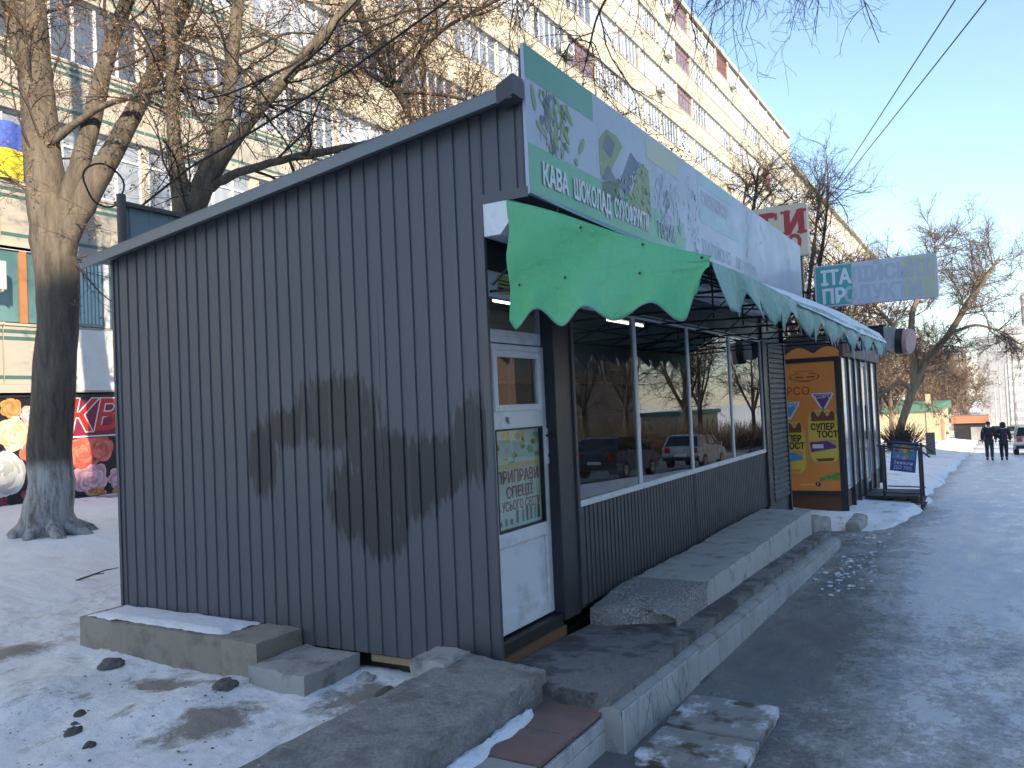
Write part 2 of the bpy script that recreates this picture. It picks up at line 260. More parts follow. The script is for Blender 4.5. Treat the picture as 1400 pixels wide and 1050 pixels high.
# ------------------------------------------------------------------ mesh helpers
class MB:
    def __init__(s): s.v = []; s.f = []; s.mi = []; s.sm = []; s.mats = []
    def m(s, name):
        if name not in s.mats: s.mats.append(name)
        return s.mats.index(name)
    def add(s, vs, fs, mt, smooth=False):
        o = len(s.v); k = s.m(mt); s.v.extend([tuple(map(float, p)) for p in vs])
        for f in fs: s.f.append([o+i for i in f]); s.mi.append(k); s.sm.append(smooth)
    def box(s, x0, x1, y0, y1, z0, z1, mt):
        v = [(x, y, z) for z in (z0, z1) for y in (y0, y1) for x in (x0, x1)]
        s.add(v, [(0, 2, 3, 1), (4, 5, 7, 6), (0, 1, 5, 4), (2, 6, 7, 3), (0, 4, 6, 2), (1, 3, 7, 5)], mt); return s
    def hexa(s, b, t, mt):           # bottom quad, top quad (ccw from above)
        s.add(list(b)+list(t), [(3, 2, 1, 0), (4, 5, 6, 7)]+[(i, (i+1) % 4, 4+(i+1) % 4, 4+i) for i in range(4)], mt); return s
    def prism(s, poly, axis, a, b, mt):   # polygon in the two other axes, extruded along axis
        n = len(poly)
        def P(p, h): return {'x': (h, p[0], p[1]), 'y': (p[0], h, p[1]), 'z': (p[0], p[1], h)}[axis]
        s.add([P(p, a) for p in poly]+[P(p, b) for p in poly], [tuple(range(n-1, -1, -1)), tuple(range(n, 2*n))]+[(i, (i+1) % n, n+(i+1) % n, n+i) for i in range(n)], mt); return s
    def tube(s, pts, rad, mt, sides=8, cap=True):
        pts = np.array(pts, float); n = len(pts); rad = np.broadcast_to(np.array(rad, float), (n,))
        v, f = tube_arrays(pts, rad, sides)
        if cap: f = f+[tuple(range(sides-1, -1, -1)), tuple(range((n-1)*sides, n*sides))]
        s.add(v, f, mt, True); return s
    def disc(s, c, r, mt, ux=(1, 0, 0), uy=(0, 0, 1), n=16, ry=None):
        c, ux, uy = map(np.array, (c, ux, uy)); ry = ry or r
        s.add([c+ux*r*math.cos(2*math.pi*i/n)+uy*ry*math.sin(2*math.pi*i/n) for i in range(n)], [tuple(range(n))], mt); return s
    def build(s, name, parent=None, label=None, bevel=0, kind=None):
        me = bpy.data.meshes.new(name)
        off = wloc(parent) if parent else (0, 0, 0)
        vs = [(a-off[0], b-off[1], c-off[2]) for a, b, c in s.v]
        me.from_pydata(vs, [], s.f)
        for k in s.mats: me.materials.append(M[k])
        me.polygons.foreach_set("material_index", s.mi); me.polygons.foreach_set('use_smooth', s.sm); me.update()
        if any(s.sm): me.set_sharp_from_angle(angle=R(42))
        o = bpy.data.objects.new(name, me); COL.objects.link(o)
        if parent: o.parent = parent
        if label: o['label'] = label
        if kind: o['kind'] = kind
        if bevel:
            b = o.modifiers.new('bevel', 'BEVEL'); b.width = bevel; b.segments = 2; b.limit_method = 'ANGLE'; b.angle_limit = R(40)
        return o
def wloc(o):
    l = Vector((0, 0, 0))
    while o: l = l+o.location; o = o.parent
    return l
def tube_arrays(pts, rad, sides):
    n = len(pts); t = np.gradient(pts, axis=0); t /= np.linalg.norm(t, axis=1)[:, None]+1e-9
    ref = np.array([0, 0, 1.]) if abs(t[0][2]) < .9 else np.array([1., 0, 0])
    a = np.cross(t, ref); a /= np.linalg.norm(a, axis=1)[:, None]+1e-9; b = np.cross(t, a)
    th = np.arange(sides)*2*math.pi/sides
    v = pts[:, None, :]+rad[:, None, None]*(np.cos(th)[None, :, None]*a[:, None, :]+np.sin(th)[None, :, None]*b[:, None, :])
    f = [(i*sides+j, i*sides+(j+1) % sides, (i+1)*sides+(j+1) % sides, (i+1)*sides+j) for i in range(n-1) for j in range(sides)]
    return v.reshape(-1, 3), f
def bulk_tubes(branches, sides):      # many polylines -> one vertex/face array
    V = []; F = []; o = 0
    groups = {}
    for p, r in branches: groups.setdefault(len(p), []).append((p, r))
    for n, g in groups.items():
        P = np.array([x[0] for x in g]); Rr = np.array([x[1] for x in g])
        t = np.gradient(P, axis=1); t /= np.linalg.norm(t, axis=2)[..., None]+1e-9
        ref = np.where(np.abs(t[:, :1, 2:3]) < .9, np.array([0, 0, 1.]), np.array([1., 0, 0]))
        a = np.cross(t, np.broadcast_to(ref, t.shape)); a /= np.linalg.norm(a, axis=2)[..., None]+1e-9; b = np.cross(t, a)
        th = np.arange(sides)*2*math.pi/sides
        v = P[:, :, None, :]+Rr[:, :, None, None]*(np.cos(th)[None, None, :, None]*a[:, :, None, :]+np.sin(th)[None, None, :, None]*b[:, :, None, :])
        i, j = np.meshgrid(np.arange(n-1), np.arange(sides), indexing='ij'); j2 = (j+1) % sides
        q = np.stack([i*sides+j, i*sides+j2, (i+1)*sides+j2, (i+1)*sides+j], -1).reshape(-1, 4)
        q = (q[None]+(np.arange(len(g))*n*sides)[:, None, None]).reshape(-1, 4)+o
        V.append(v.reshape(-1, 3)); F.append(q); o += v.reshape(-1, 3).shape[0]
    return np.concatenate(V), np.concatenate(F)
def np_mesh(name, V, F, mt, parent=None, kind=None, smooth=True):
    me = bpy.data.meshes.new(name); off = np.array(wloc(parent)) if parent else np.zeros(3); V = V-off
    k = F.shape[1]
    me.vertices.add(len(V)); me.vertices.foreach_set('co', V.astype(np.float32).ravel())
    me.loops.add(F.size); me.loops.foreach_set('vertex_index', F.astype(np.int32).ravel())
    me.polygons.add(len(F)); me.polygons.foreach_set('loop_start', np.arange(0, F.size, k, dtype=np.int32)); me.polygons.foreach_set('loop_total', np.full(len(F), k, np.int32))
    me.polygons.foreach_set('use_smooth', np.full(len(F), smooth)); me.update(calc_edges=True); me.validate()
    me.materials.append(M[mt]); o = bpy.data.objects.new(name, me); COL.objects.link(o)
    if parent: o.parent = parent
    if kind: o['kind'] = kind
    return o
def thing(name, loc, label, cat, group=None):
    o = bpy.data.objects.new(name, None); COL.objects.link(o); o.location = loc; o.empty_display_size = .2
    return tag(o, label, cat, group)
def tag(o, label, cat, group=None):
    o['label'] = label; o['category'] = cat
    if group: o['group'] = group
    return o
def copy_tree(o, parent=None):
    c = o.copy(); COL.objects.link(c)
    if parent: c.parent = parent
    for ch in list(o.children): copy_tree(ch, c)
    return c
def copy_part(o, dx=0, dy=0, dz=0):
    c = o.copy(); COL.objects.link(c); c.location = (o.location.x+dx, o.location.y+dy, o.location.z+dz); return c
DG = None
_tc = {}
def text2d(body, size=1, bold=.0, shear=0, align='LEFT', xs=1):
    cu = bpy.data.curves.new('letters', 'FONT'); cu.body = body; cu.size = 1; cu.offset = bold; cu.shear = shear; cu.align_x = align; cu.resolution_u = 3
    o = bpy.data.objects.new('letters', cu); COL.objects.link(o); dg = bpy.context.evaluated_depsgraph_get()
    me = bpy.data.meshes.new_from_object(o.evaluated_get(dg))
    vs = []; fs = []
    for p in me.polygons:
        if p.area < 1e-9: continue
        fs.append(tuple(range(len(vs), len(vs)+len(p.vertices)))); vs += [(me.vertices[i].co.x*size*xs, me.vertices[i].co.y*size) for i in p.vertices]
    bpy.data.objects.remove(o); bpy.data.curves.remove(cu); bpy.data.meshes.remove(me)
    return vs, fs
class Sheet:                          # flat print lying on a real surface: 2-D shapes on a plane, each layer 2 mm proud
    def __init__(s, origin, ux, uy, mb=None):
        s.o, s.ux, s.uy = map(np.array, (origin, ux, uy)); s.n = np.cross(s.ux, s.uy); s.mb = mb or MB()
    def P(s, x, y, l): return s.o+s.ux*x+s.uy*y+s.n*(.0009*l)
    def poly(s, pts, mt, l=1): s.mb.add([s.P(x, y, l) for x, y in pts], [tuple(range(len(pts)))], mt); return s
    def rect(s, x0, x1, y0, y1, mt, l=1): return s.poly([(x0, y0), (x1, y0), (x1, y1), (x0, y1)], mt, l)
    def ell(s, cx, cy, rx, ry, mt, l=1, n=20, rot=0, wob=0, k=5, ph=0):
        c, q = math.cos(rot), math.sin(rot); pts = []
        for i in range(n):
            a = 2*math.pi*i/n; w_ = 1+wob*math.sin(k*a+ph); x, y = rx*w_*math.cos(a), ry*w_*math.sin(a); pts.append((cx+x*c-y*q, cy+x*q+y*c))
        return s.poly(pts, mt, l)
    def text(s, body, x, y, size, mt, l=2, bold=.0, shear=0, align='LEFT', xs=1, heavy=0):
        vs, fs = text2d(body, size, bold, shear, align, xs)
        for q in range(10 if heavy else 0):
            da = 2*math.pi*q/10; s.mb.add([s.P(x+a+heavy*size*math.cos(da), y+b+heavy*size*math.sin(da), l+.06*q+.0067*((i//3) % 9)) for i, (a, b) in enumerate(vs)], fs, mt)
        l += .7*(heavy > 0); s.mb.add([s.P(x+a, y+b, l+.0067*((i//3) % 40)) for i, (a, b) in enumerate(vs)], fs, mt); return s
def vnoise(x, y, seed=0):
    xi = np.floor(x).astype(np.int64); yi = np.floor(y).astype(np.int64); xf = x-xi; yf = y-yi
    def h(a, b):
        k = (a*374761393+b*668265263+seed*982451653) & 0xffffffff; k = ((k ^ (k >> 13))*1274126177) & 0xffffffff; return ((k ^ (k >> 16)) & 0xffff)/65535.
    u = xf*xf*(3-2*xf); v = yf*yf*(3-2*yf)
    return (h(xi, yi)*(1-u)+h(xi+1, yi)*u)*(1-v)+(h(xi, yi+1)*(1-u)+h(xi+1, yi+1)*u)*v
def fbm(x, y, o=4, seed=0):
    s = 0; a = .5
    for i in range(o): s = s+a*(vnoise(x*2**i, y*2**i, seed+i)-.5); a *= .5
    return s
def smooth(a, b, x): t = np.clip((x-a)/(b-a), 0, 1); return t*t*(3-2*t)
def street(x):
    x = np.asarray(x, float)
    return np.where(x < 8, -.42-.012*np.clip(x, -30, 8), -.516-.041*(np.clip(x, 8, 300)-8))
def rough_block(x0, x1, y0, y1, z0, z1, mt, seg=.06, amp=.012, seed=1, round_=.02, tilt=(0, 0), top_mt=None, chip=0):
    """cast concrete block: subdivided box with worn, uneven faces and rounded arrises"""
    bm = bmesh.new(); bmesh.ops.create_cube(bm, size=1)
    nx, ny, nz_ = [max(2, min(40, int(d/seg))) for d in (x1-x0, y1-y0, z1-z0)]
    mb = MB(); V = []; F = []; idx = {}
    def vid(i, j, k):
        key = (i, j, k)
        if key not in idx: idx[key] = len(V); V.append(key)
        return idx[key]
    for i in range(nx):
        for j in range(ny):
            F.append((vid(i, j, 0), vid(i, j+1, 0), vid(i+1, j+1, 0), vid(i+1, j, 0))); F.append((vid(i, j, nz_), vid(i+1, j, nz_), vid(i+1, j+1, nz_), vid(i, j+1, nz_)))
    for i in range(nx):
        for k in range(nz_):
            F.append((vid(i, 0, k), vid(i+1, 0, k), vid(i+1, 0, k+1), vid(i, 0, k+1))); F.append((vid(i, ny, k), vid(i, ny, k+1), vid(i+1, ny, k+1), vid(i+1, ny, k)))
    for j in range(ny):
        for k in range(nz_):
            F.append((vid(0, j, k), vid(0, j, k+1), vid(0, j+1, k+1), vid(0, j+1, k))); F.append((vid(nx, j, k), vid(nx, j+1, k), vid(nx, j+1, k+1), vid(nx, j, k+1)))
    bm.free()
    A = np.array(V, float)/np.array([nx, ny, nz_]); L = np.array([x1-x0, y1-y0, z1-z0]); C0 = np.array([x0, y0, z0])
    P = A*L; d = np.minimum(P, L-P); inset = np.zeros_like(P)
    for ax in range(3):               # round the arrises
        o = [q for q in range(3) if q != ax]
        near = np.minimum(d[:, o[0]], d[:, o[1]]); e = np.clip(1-near/(round_*1.5+1e-6), 0, 1)
        on = d[:, ax] < 1e-6; inset[:, ax] = np.where(on, e*round_*.6*np.where(P[:, ax] < L[ax]/2, 1, -1), 0)
    P = P+inset
    n1 = fbm((P[:, 0]+x0)*9+P[:, 2]*7, (P[:, 1]+y0)*9+P[:, 2]*5, 4, seed); n2 = fbm((P[:, 0]+x0)*8+50, (P[:, 2]+P[:, 1])*8, 4, seed+3)
    P[:, 2] += np.where(A[:, 2] > .99, n1*amp*2.2, 0); P[:, 1] += np.where((A[:, 1] < .01) | (A[:, 1] > .99), n2*amp*2, 0); P[:, 0] += np.where((A[:, 0] < .01) | (A[:, 0] > .99), n1*amp*2, 0)
    if chip:
        c = np.clip(fbm((P[:, 0]+x0)*3.1, (P[:, 1]+y0)*3.1, 3, seed+9)-.05, 0, 1)*(A[:, 2] > .6); P[:, 2] -= c*chip
    P[:, 2] += tilt[0]*(P[:, 0]-L[0]/2)+tilt[1]*(P[:, 1]-L[1]/2)
    mb.add(P+C0, F, mt, True)
    return mb

def rough_mats():
    for name, lo, hi, patch, lo_p, hi_p in (('concrete_rough', (.24, .23, .215), (.42, .405, .385), (.52, .53, .55), .60, .70), ('concrete_wet', (.20, .195, .19), (.29, .285, .28), (.055, .052, .05), .47, .55)):
        m, t, b = nodes_of(name); n1 = noise(t, 7, 9, .75); n2 = noise(t, 55, 6, .75)
        c = mixc(t, ramp(t, n1, .32, .68), lo, hi); c = mixc(t, ramp(t, n2, .45, .62, (0, 0, 0, 1), (.5, .5, .5, 1)), c, [x*.5 for x in lo]); c = mixc(t, ramp(t, noise(t, 1.9 if 'wet' in name else 3.1, 6, .65), lo_p, hi_p, (0, 0, 0, 1), (.8, .8, .8, 1)), c, patch)
        t.links.new(c, b.inputs['Base Color']); b.inputs['Roughness'].default_value = .88 if 'rough' in name else .6
        if 'rough' in name:
            c = mixc(t, ramp(t, noise(t, 30, 6, .75), .60, .70, (0, 0, 0, 1), (.55, .55, .55, 1)), c, (.50, .485, .46)); c = mixc(t, ramp(t, noise(t, 42, 5, .7), .62, .70, (0, 0, 0, 1), (.6, .6, .6, 1)), c, (.11, .105, .10)); t.links.new(c, b.inputs['Base Color'])
            c = mixc(t, ramp(t, noise(t, 2.6, 8, .7), .50, .62, (0, 0, 0, 1), (.7, .7, .7, 1)), c, (.135, .125, .112)); c = mixc(t, ramp(t, noise(t, 5.5, 8, .75), .63, .68, (0, 0, 0, 1), (.85, .85, .85, 1)), c, (.70, .71, .73)); t.links.new(c, b.inputs['Base Color'])
            bump(t, b, noise(t, 26, 9, .8), 1.0, .02)
        else: bump(t, b, n2, 1.0, .02)
        M[name] = m
rough_mats()
def aggregate_mat():
    m, t, b = nodes_of('aggregate'); c_ = N(t, 'ShaderNodeTexCoord'); v = N(t, 'ShaderNodeTexVoronoi', Scale=48); t.links.new(c_.outputs['Object'], v.inputs['Vector'])
    c = mixc(t, ramp(t, v.outputs['Distance'], .25, .6), (.50, .485, .46), (.20, .19, .18)); c = mixc(t, ramp(t, noise(t, 4, 6, .7), .4, .65), c, (.27, .26, .25)); t.links.new(c, b.inputs['Base Color']); b.inputs['Roughness'].default_value = .9
    bump(t, b, v.outputs['Distance'], .8, .012).invert = True; M['aggregate'] = m
aggregate_mat()
# ------------------------------------------------------------------ ground
def sheet_grid(name, xs, ys, zf, mt):
    X, Y = np.meshgrid(xs, ys, indexing='ij'); Z = zf(X, Y)
    V = np.stack([X, Y, Z], -1).reshape(-1, 3); n, m = len(xs), len(ys)
    i, j = np.meshgrid(np.arange(n-1), np.arange(m-1), indexing='ij')
    F = np.stack([i*m+j, (i+1)*m+j, (i+1)*m+j+1, i*m+j+1], -1).reshape(-1, 4)
    o = np_mesh(name, V, F, mt); o['kind'] = 'structure'; return o
def axis(*segs): return np.unique(np.concatenate([np.linspace(a, b, n) for a, b, n in segs]).round(4))
def snow_z(x, y):
    z = street(x)+.12+.45*smooth(2.5, 11, y)+.34*smooth(9.5, 13, x)*smooth(-1.6, 2.2, y)
    det = np.where(x < 5, 1, .8)
    z = z+.10*fbm(x*.9, y*.9, 4, 3)+.05*fbm(x*4, y*4, 4, 8)*det+.022*fbm(x*14, y*14, 3, 18)*(x < 4)
    z = z+.10*np.exp(-((x+1.3)**2+(y-3.0)**2)/.12)*1.0+.07*np.exp(-((x+1.0)**2/.3+(y-1.9)**2/.08))
    # foot-worn hollow along the wall, and the soft edge on the pavement further on
    edge = -1.75+.55*fbm(x*.8, x*0+3.1, 3, 5)
    z = np.where(x > 7.2, z-.5*smooth(edge+.35, edge-.15, y), z-.6*smooth(-.50, -.56, y)*smooth(-5.2, -5.1, x))
    z = np.where((x > 7.2) & (x < 9.2), z-.10*smooth(9.2, 7.8, x), z)
    z = z+.12*np.exp(-((x-10.5)**2/.2+(y+.25)**2/.10))+.09*np.exp(-((x-10.6)**2/.15+(y+.75)**2/.05))-.10*smooth(11.5, 10.2, x)*smooth(7.0, 7.4, x)*smooth(.5, -.2, y)   # heap against the second kiosk
    return z
sheet_grid('snow_ground', axis((-5, -2.6, 20), (-2.6, 1.2, 190), (1.2, 5, 60), (5, 9, 50), (9, 18, 110), (18, 60, 100), (60, 200, 40)),
           axis((-2.6, -.4, 30), (-.4, 5.5, 170), (5.5, 14.2, 70)), snow_z, 'snow')
def pave_z(x, y): return street(x)+.012*fbm(x*1.5, y*1.5, 4, 11)+.006*fbm(x*9, y*9, 3, 12)*(x < 14)
sheet_grid('pavement', axis((-5, 0, 60), (0, 14, 200), (14, 60, 120), (60, 320, 60)), axis((-6.2, -3.4, 20), (-3.4, -.6, 70), (-.6, 1.2, 6)), pave_z, 'icy_asphalt')
def verge_z(x, y): return street(x)+.10+.1*fbm(x*.6, y*.9, 4, 21)-.25*smooth(-6.15, -5.8, y)-.22*smooth(-7.9, -8.3, y)
sheet_grid('snow_verge', axis((-20, 60, 130), (60, 300, 50)), axis((-8.5, -5.7, 16)), verge_z, 'snow')
sheet_grid('road', axis((-60, 8, 20), (8, 300, 60), (300, 900, 4)), np.array([-21., -15, -8.2]), lambda x, y: street(x)-.09+0*y, 'road_asphalt')
sheet_grid('far_verge', axis((-60, 8, 20), (8, 300, 100)), axis((-60, -20.5, 30)), lambda x, y: street(x)+.08+.2*fbm(x*.2, y*.2, 3, 31), 'snow')
sheet_grid('ground', axis((-300, 8, 8), (8, 300, 30), (300, 1500, 4)), np.linspace(-500, 500, 30), lambda x, y: street(x)-.35+0*y, 'snow')

# ------------------------------------------------------------------ kiosk
K = thing('kiosk', (0, 0, 0), 'dark grey corrugated metal kiosk with white door and shop windows under a green awning', 'kiosk')
YD = 3.93
def roof_z(y): return 3.075+(3.585-3.075)*(YD-y)/(YD+.36)
def corr_profile(u0, u1, pitch, groove, slope, depth):
    pts = [(u0, 0)]; u = u0+pitch*.5
    while u+groove/2+slope < u1:
        pts += [(u-groove/2-slope, 0), (u-groove/2, depth), (u+groove/2, depth), (u+groove/2+slope, 0)]; u += pitch
    pts.append((u1, 0)); return pts
# side wall: four corrugated sheets, each overlapping the next by one rib
edges = [0, .915, 1.96, 3.0, YD]
for i in range(4):
    a, b = edges[i], edges[i+1]; mb = MB(); pr = corr_profile(a, b, .1307, .020, .006, .012); off = .0006*i
    n = len(pr); zb = -.135 if i < 2 else -.02
    NZ = 22; V = []
    for q in range(NZ+1):
        for p in pr:
            z = zb+(roof_z(p[0])-zb)*q/NZ; V.append((p[1]+off+.011*float(fbm(np.array([p[0]*2.2+5]), np.array([z*1.6]), 3, 40+i)[0])*min(1, q/3, (NZ-q)/3), p[0], z))
    mb.add(V, [(q*n+k, (q+1)*n+k, (q+1)*n+k+1, q*n+k+1) for q in range(NZ) for k in range(n-1)], 'side_wall_paint')
    mb.build('wall_sheet', K)
# cantilevered head of the side wall carrying the signboard
mb = MB(); pr = corr_profile(-.355, -.002, .1307, .020, .006, .012); n = len(pr)
mb.add([(p[1]+.001, p[0], 2.955) for p in pr]+[(p[1]+.001, p[0], roof_z(p[0])) for p in pr], [(k, n+k, n+k+1, k+1) for k in range(n-1)], 'grey_paint'); mb.build('wall_sheet', K)
mb = MB().box(-.006, .012, -.358, .012, 2.935, 3.0, 'grey_paint'); mb.build('edge_trim', K)
MB().box(-.012, .02, -.014, .032, -.14, 2.934, 'grey_paint').build('corner_trim', K, bevel=.003)
MB().box(-.012, .02, YD-.02, YD+.012, -.02, 3.07, 'grey_paint').build('corner_trim', K, bevel=.003)
# back and far end wall
MB().box(.03, 8.85, YD-.03, YD, .0, 3.08, 'dark_paint').build('back_wall', K)
mb = MB(); mb.prism([(0.02, 0), (YD-.04, 0), (YD-.04, 3.05), (0.02, 3.5)], 'x', 8.82, 8.87, 'dark_paint'); mb.build('end_wall', K)
# roof: sheet with drip edge, verge trim
mb = MB(); mb.prism([(-.325, roof_z(-.325)+.01), (4.12, roof_z(4.12)+.01), (4.12, roof_z(4.12)+.035), (-.325, roof_z(-.325)+.035)], 'x', -.13, 8.95, 'roof_metal'); mb.build('roof', K)
mb = MB(); mb.prism([(-.34, roof_z(-.34)-.045), (4.15, roof_z(4.15)-.045), (4.15, roof_z(4.15)+.04), (-.34, roof_z(-.34)+.04)], 'x', -.15, -.132, 'trim_metal')
mb.prism([(-.34, roof_z(-.34)+.038), (4.15, roof_z(4.15)+.038), (4.15, roof_z(4.15)+.046), (-.34, roof_z(-.34)+.046)], 'x', -.15, -.06, 'trim_metal'); mb.build('verge_trim', K)
mb = MB(); mb.prism([(-.365, roof_z(-.36)-.03), (-.24, roof_z(-.24)-.06), (-.24, roof_z(-.24)+.06), (-.365, roof_z(-.36)+.10)], 'x', -.155, -.02, 'dark_paint'); mb.build('trim_cap', K)
mb = MB(); mb.box(-.004, 8.9, -.345, -.33, 2.97, 3.90, 'dark_paint'); mb.box(.0, 8.9, -.33, .0, 2.955, 2.975, 'black'); mb.build('soffit', K)
# parapet on the rear of the roof
mb = MB(); pr = corr_profile(.12, 8.7, .22, .02, .01, .012); n = len(pr)
mb.add([(p[0], YD+.05-p[1], 3.0) for p in pr]+[(p[0], YD+.05-p[1], 3.60) for p in pr], [(k, k+1, n+k+1, n+k) for k in range(n-1)], 'shed_metal'); mb.build('parapet_sheet', K)
MB().box(.1, 8.72, YD+.0, YD+.1, 3.60, 3.64, 'brown_pipe').build('parapet_rail', K)
MB().tube([(.13, YD+.03, 2.9), (.13, YD+.03, 3.70)], .042, 'brown_pipe', 10).build('parapet_post', K)
# front wall above the windows, posts, skirt
MB().box(1.2, 8.85, .0, .06, 2.42, 2.956, 'dark_paint').build('lintel', K)
MB().box(.03, 1.2, .09, .18, 2.54, 2.956, 'black').build('lintel', K)
MB().box(.93, 1.21, -.012, .10, -.03, 2.955, 'post_paint').build('post', K, bevel=.006)
MB().box(1.205, 1.245, -.03, .02, .0, 2.5, 'dark_paint').build('post', K, bevel=.004)
MB().box(7.53, 7.80, -.03, .08, .0, 2.955, 'post_paint').build('post', K, bevel=.006)
for i, (a, b) in enumerate(((1.246, 2.64), (2.64, 4.2), (4.2, 5.87), (5.87, 7.53))):
    mb = MB(); pr = corr_profile(a, b, .082, .018, .006, .012); n = len(pr); dy = (0, .004, .0, .006)[i]
    mb.add([(p[0], p[1]+dy, .0) for p in pr]+[(p[0], p[1]+dy+.0, .77) for p in pr], [(k, k+1, n+k+1, n+k) for k in range(n-1)], 'dark_paint'); mb.build('skirt_sheet', K)
mb = MB(); mb.box(1.25, 7.53, .05, .08, -.05, .77, 'black'); mb.build('skirt_backing', K)
# windows: white sills, slim frames, one pane each
WX = [1.247, 2.62, 4.18, 5.86, 7.52]
for i in range(4):
    a, b = WX[i], WX[i+1]; mb = MB()
    mb.box(a, b, -.012, .035, .775, .825, 'white_pvc'); mb.box(a, b, -.005, .035, 2.37, 2.419, 'white_pvc')
    mb.box(a, a+.03, -.006, .035, .826, 2.369, 'white_pvc' if i else 'black'); mb.box(b-.034, b-.002, -.006, .035, .826, 2.369, 'white_pvc')
    fr = mb.build('window_frame', K, bevel=.003)
    MB().box(a+.031, b-.035, .008, .014, .826, 2.369, 'shop_glass').build('pane', fr)
MB().box(4.14, 4.25, .014, .06, .83, 2.36, 'black').build('post', K)
# roller shutter at the far end
mb = MB(); z = .02
while z < 2.35:
    mb.prism([(-.03, z), (-.045, z+.015), (-.045, z+.06), (-.03, z+.075)], 'x', 7.80, 8.83, 'dark_paint'); z += .076
mb.box(7.8, 8.83, -.028, -.02, .0, 2.42, 'black'); mb.build('roller_shutter', K)
MB().box(8.80, 8.88, -.06, .03, -.4, 2.955, 'post_paint').build('post', K)
MB().box(7.5, 8.84, -.02, .05, -.42, .0, 'dark_paint').build('plinth', K)
# white roller-box under the cantilever
mb = MB(); prof = [(-.005, 2.72), (-.14, 2.72), (-.205, 2.79), (-.205, 2.952), (-.005, 2.952)]
mb.prism(prof, 'x', -.005, 8.4, 'white_board'); mb.build('shutter_box', K, bevel=.003)
# door
D = MB()
def frame_rect(mb, x0, x1, z0, z1, t, y0, y1, mt):
    mb.box(x0, x0+t, y0, y1, z0, z1, mt); mb.box(x1-t, x1, y0, y1, z0, z1, mt); mb.box(x0+t, x1-t, y0+.0015, y1, z0, z0+t, mt); mb.box(x0+t, x1-t, y0+.0015, y1, z1-t, z1, mt)
fm = MB(); fm.box(.025, .06, .02, .10, .06, 2.52, 'white_pvc'); fm.box(.83, .925, .016, .10, .06, 2.52, 'white_pvc'); fm.box(.06, .83, .018, .10, 2.03, 2.12, 'white_pvc'); fm.box(.06, .83, .02, .10, 2.34, 2.52, 'white_pvc')
fm.build('door_frame', K, bevel=.004)
tr = MB().box(.06, .83, .05, .058, 2.12, 2.34, 'door_glass').build('transom_pane', K)
sk = Sheet((0, .0185, 0), (1, 0, 0), (0, 0, 1)); sk.rect(.28, .6, 2.37, 2.50, 'poster_yellow'); sk.rect(.29, .59, 2.43, 2.44, 'print_black', 2); sk.rect(.29, .55, 2.455, 2.463, 'print_black', 2); sk.rect(.30, .57, 2.40, 2.408, 'print_black', 2); sk.mb.build('sticker', K)
leaf = MB(); leaf.box(.062, .16, .0, .06, .08, 2.02, 'white_pvc'); leaf.box(.73, .828, .0, .06, .08, 2.02, 'white_pvc')
for a, b in ((.08, .21), (.65, .745), (1.44, 1.57), (1.97, 2.02)): leaf.box(.16, .73, .0015, .06, a, b, 'white_pvc')
DL = leaf.build('door', K, bevel=.004)
mb = MB(); frame_rect(mb, .155, .735, 1.56, 1.975, .045, -.012, .02, 'white_pvc'); mb.build('vent_frame', DL, bevel=.004)
MB().box(.20, .69, .012, .018, 1.60, 1.93, 'door_glass').build('pane', DL)
MB().box(.165, .725, .022, .05, .21, .65, 'white_pvc').build('door_panel', DL)
mb = MB(); frame_rect(mb, .16, .73, .745, 1.44, .012, -.002, .03, 'black'); mb.build('glazing_seal', DL)
sh = Sheet((0, .03, 0), (1, 0, 0), (0, 0, 1)); sh.rect(.17, .72, .76, 1.43, 'poster_mint', 0)
for k in range(26): sh.ell(rng.uniform(.19, .70), rng.uniform(1.2, 1.41), rng.uniform(.015, .045), rng.uniform(.012, .035), ['poster_yellow', 'poster_olive', 'print_leaf', 'rose_white_a', 'band_green'][k % 5], 1+k*.05, 9, wob=.2)
sh.rect(.17, .72, 1.165, 1.2, 'poster_yellow', 2.5)
sh.text('ПРИПРАВИ', .185, 1.07, .115, 'poster_red', 3, .0, xs=.80, heavy=.02); sh.text('СПЕЦІЇ', .29, .965, .105, 'poster_red', 3, .0, xs=.85, heavy=.02); sh.text('З УСЬОГО СВІТУ', .182, .88, .088, 'poster_red', 3, .0, xs=.70, heavy=.016)
for i, x in enumerate((.22, .28, .34, .41, .48, .53, .58, .63, .675)):
    h = (.03, .04, .035, .09, .08, .10, .095, .1, .09)[i]; sh.rect(x-.014, x+.014, .785, .785+h, ['poster_olive', 'teal', 'print_leaf_dark'][i % 3], 3); sh.rect(x-.008, x+.008, .785+h, .80+h, 'poster_yellow', 3)
sh.mb.build('poster', DL, kind='stuff')
MB().box(.17, .72, .012, .017, .757, 1.43, 'door_glass').build('pane', DL)
mb = MB(); mb.box(.765, .80, -.012, 0, 1.16, 1.42, 'white_pvc'); mb.tube([(.782, -.01, 1.37), (.782, -.05, 1.37), (.70, -.052, 1.37)], .010, 'black', 8); mb.disc((.782, -.013, 1.22), .014, 'black'); mb.build('handle', DL)
for z in (1.30, 1.44): MB().box(.808, .826, -.02, .0, z, z+.04, 'black').build('latch', DL)
mb = MB(); mb.disc((.30, -.003, 1.505), .018, 'print_grey', n=14); mb.tube([(.30, -.004, 1.505), (.30, -.012, 1.49), (.305, -.012, 1.475)], .006, 'lamp_metal', 6); mb.build('lock_cover', DL)
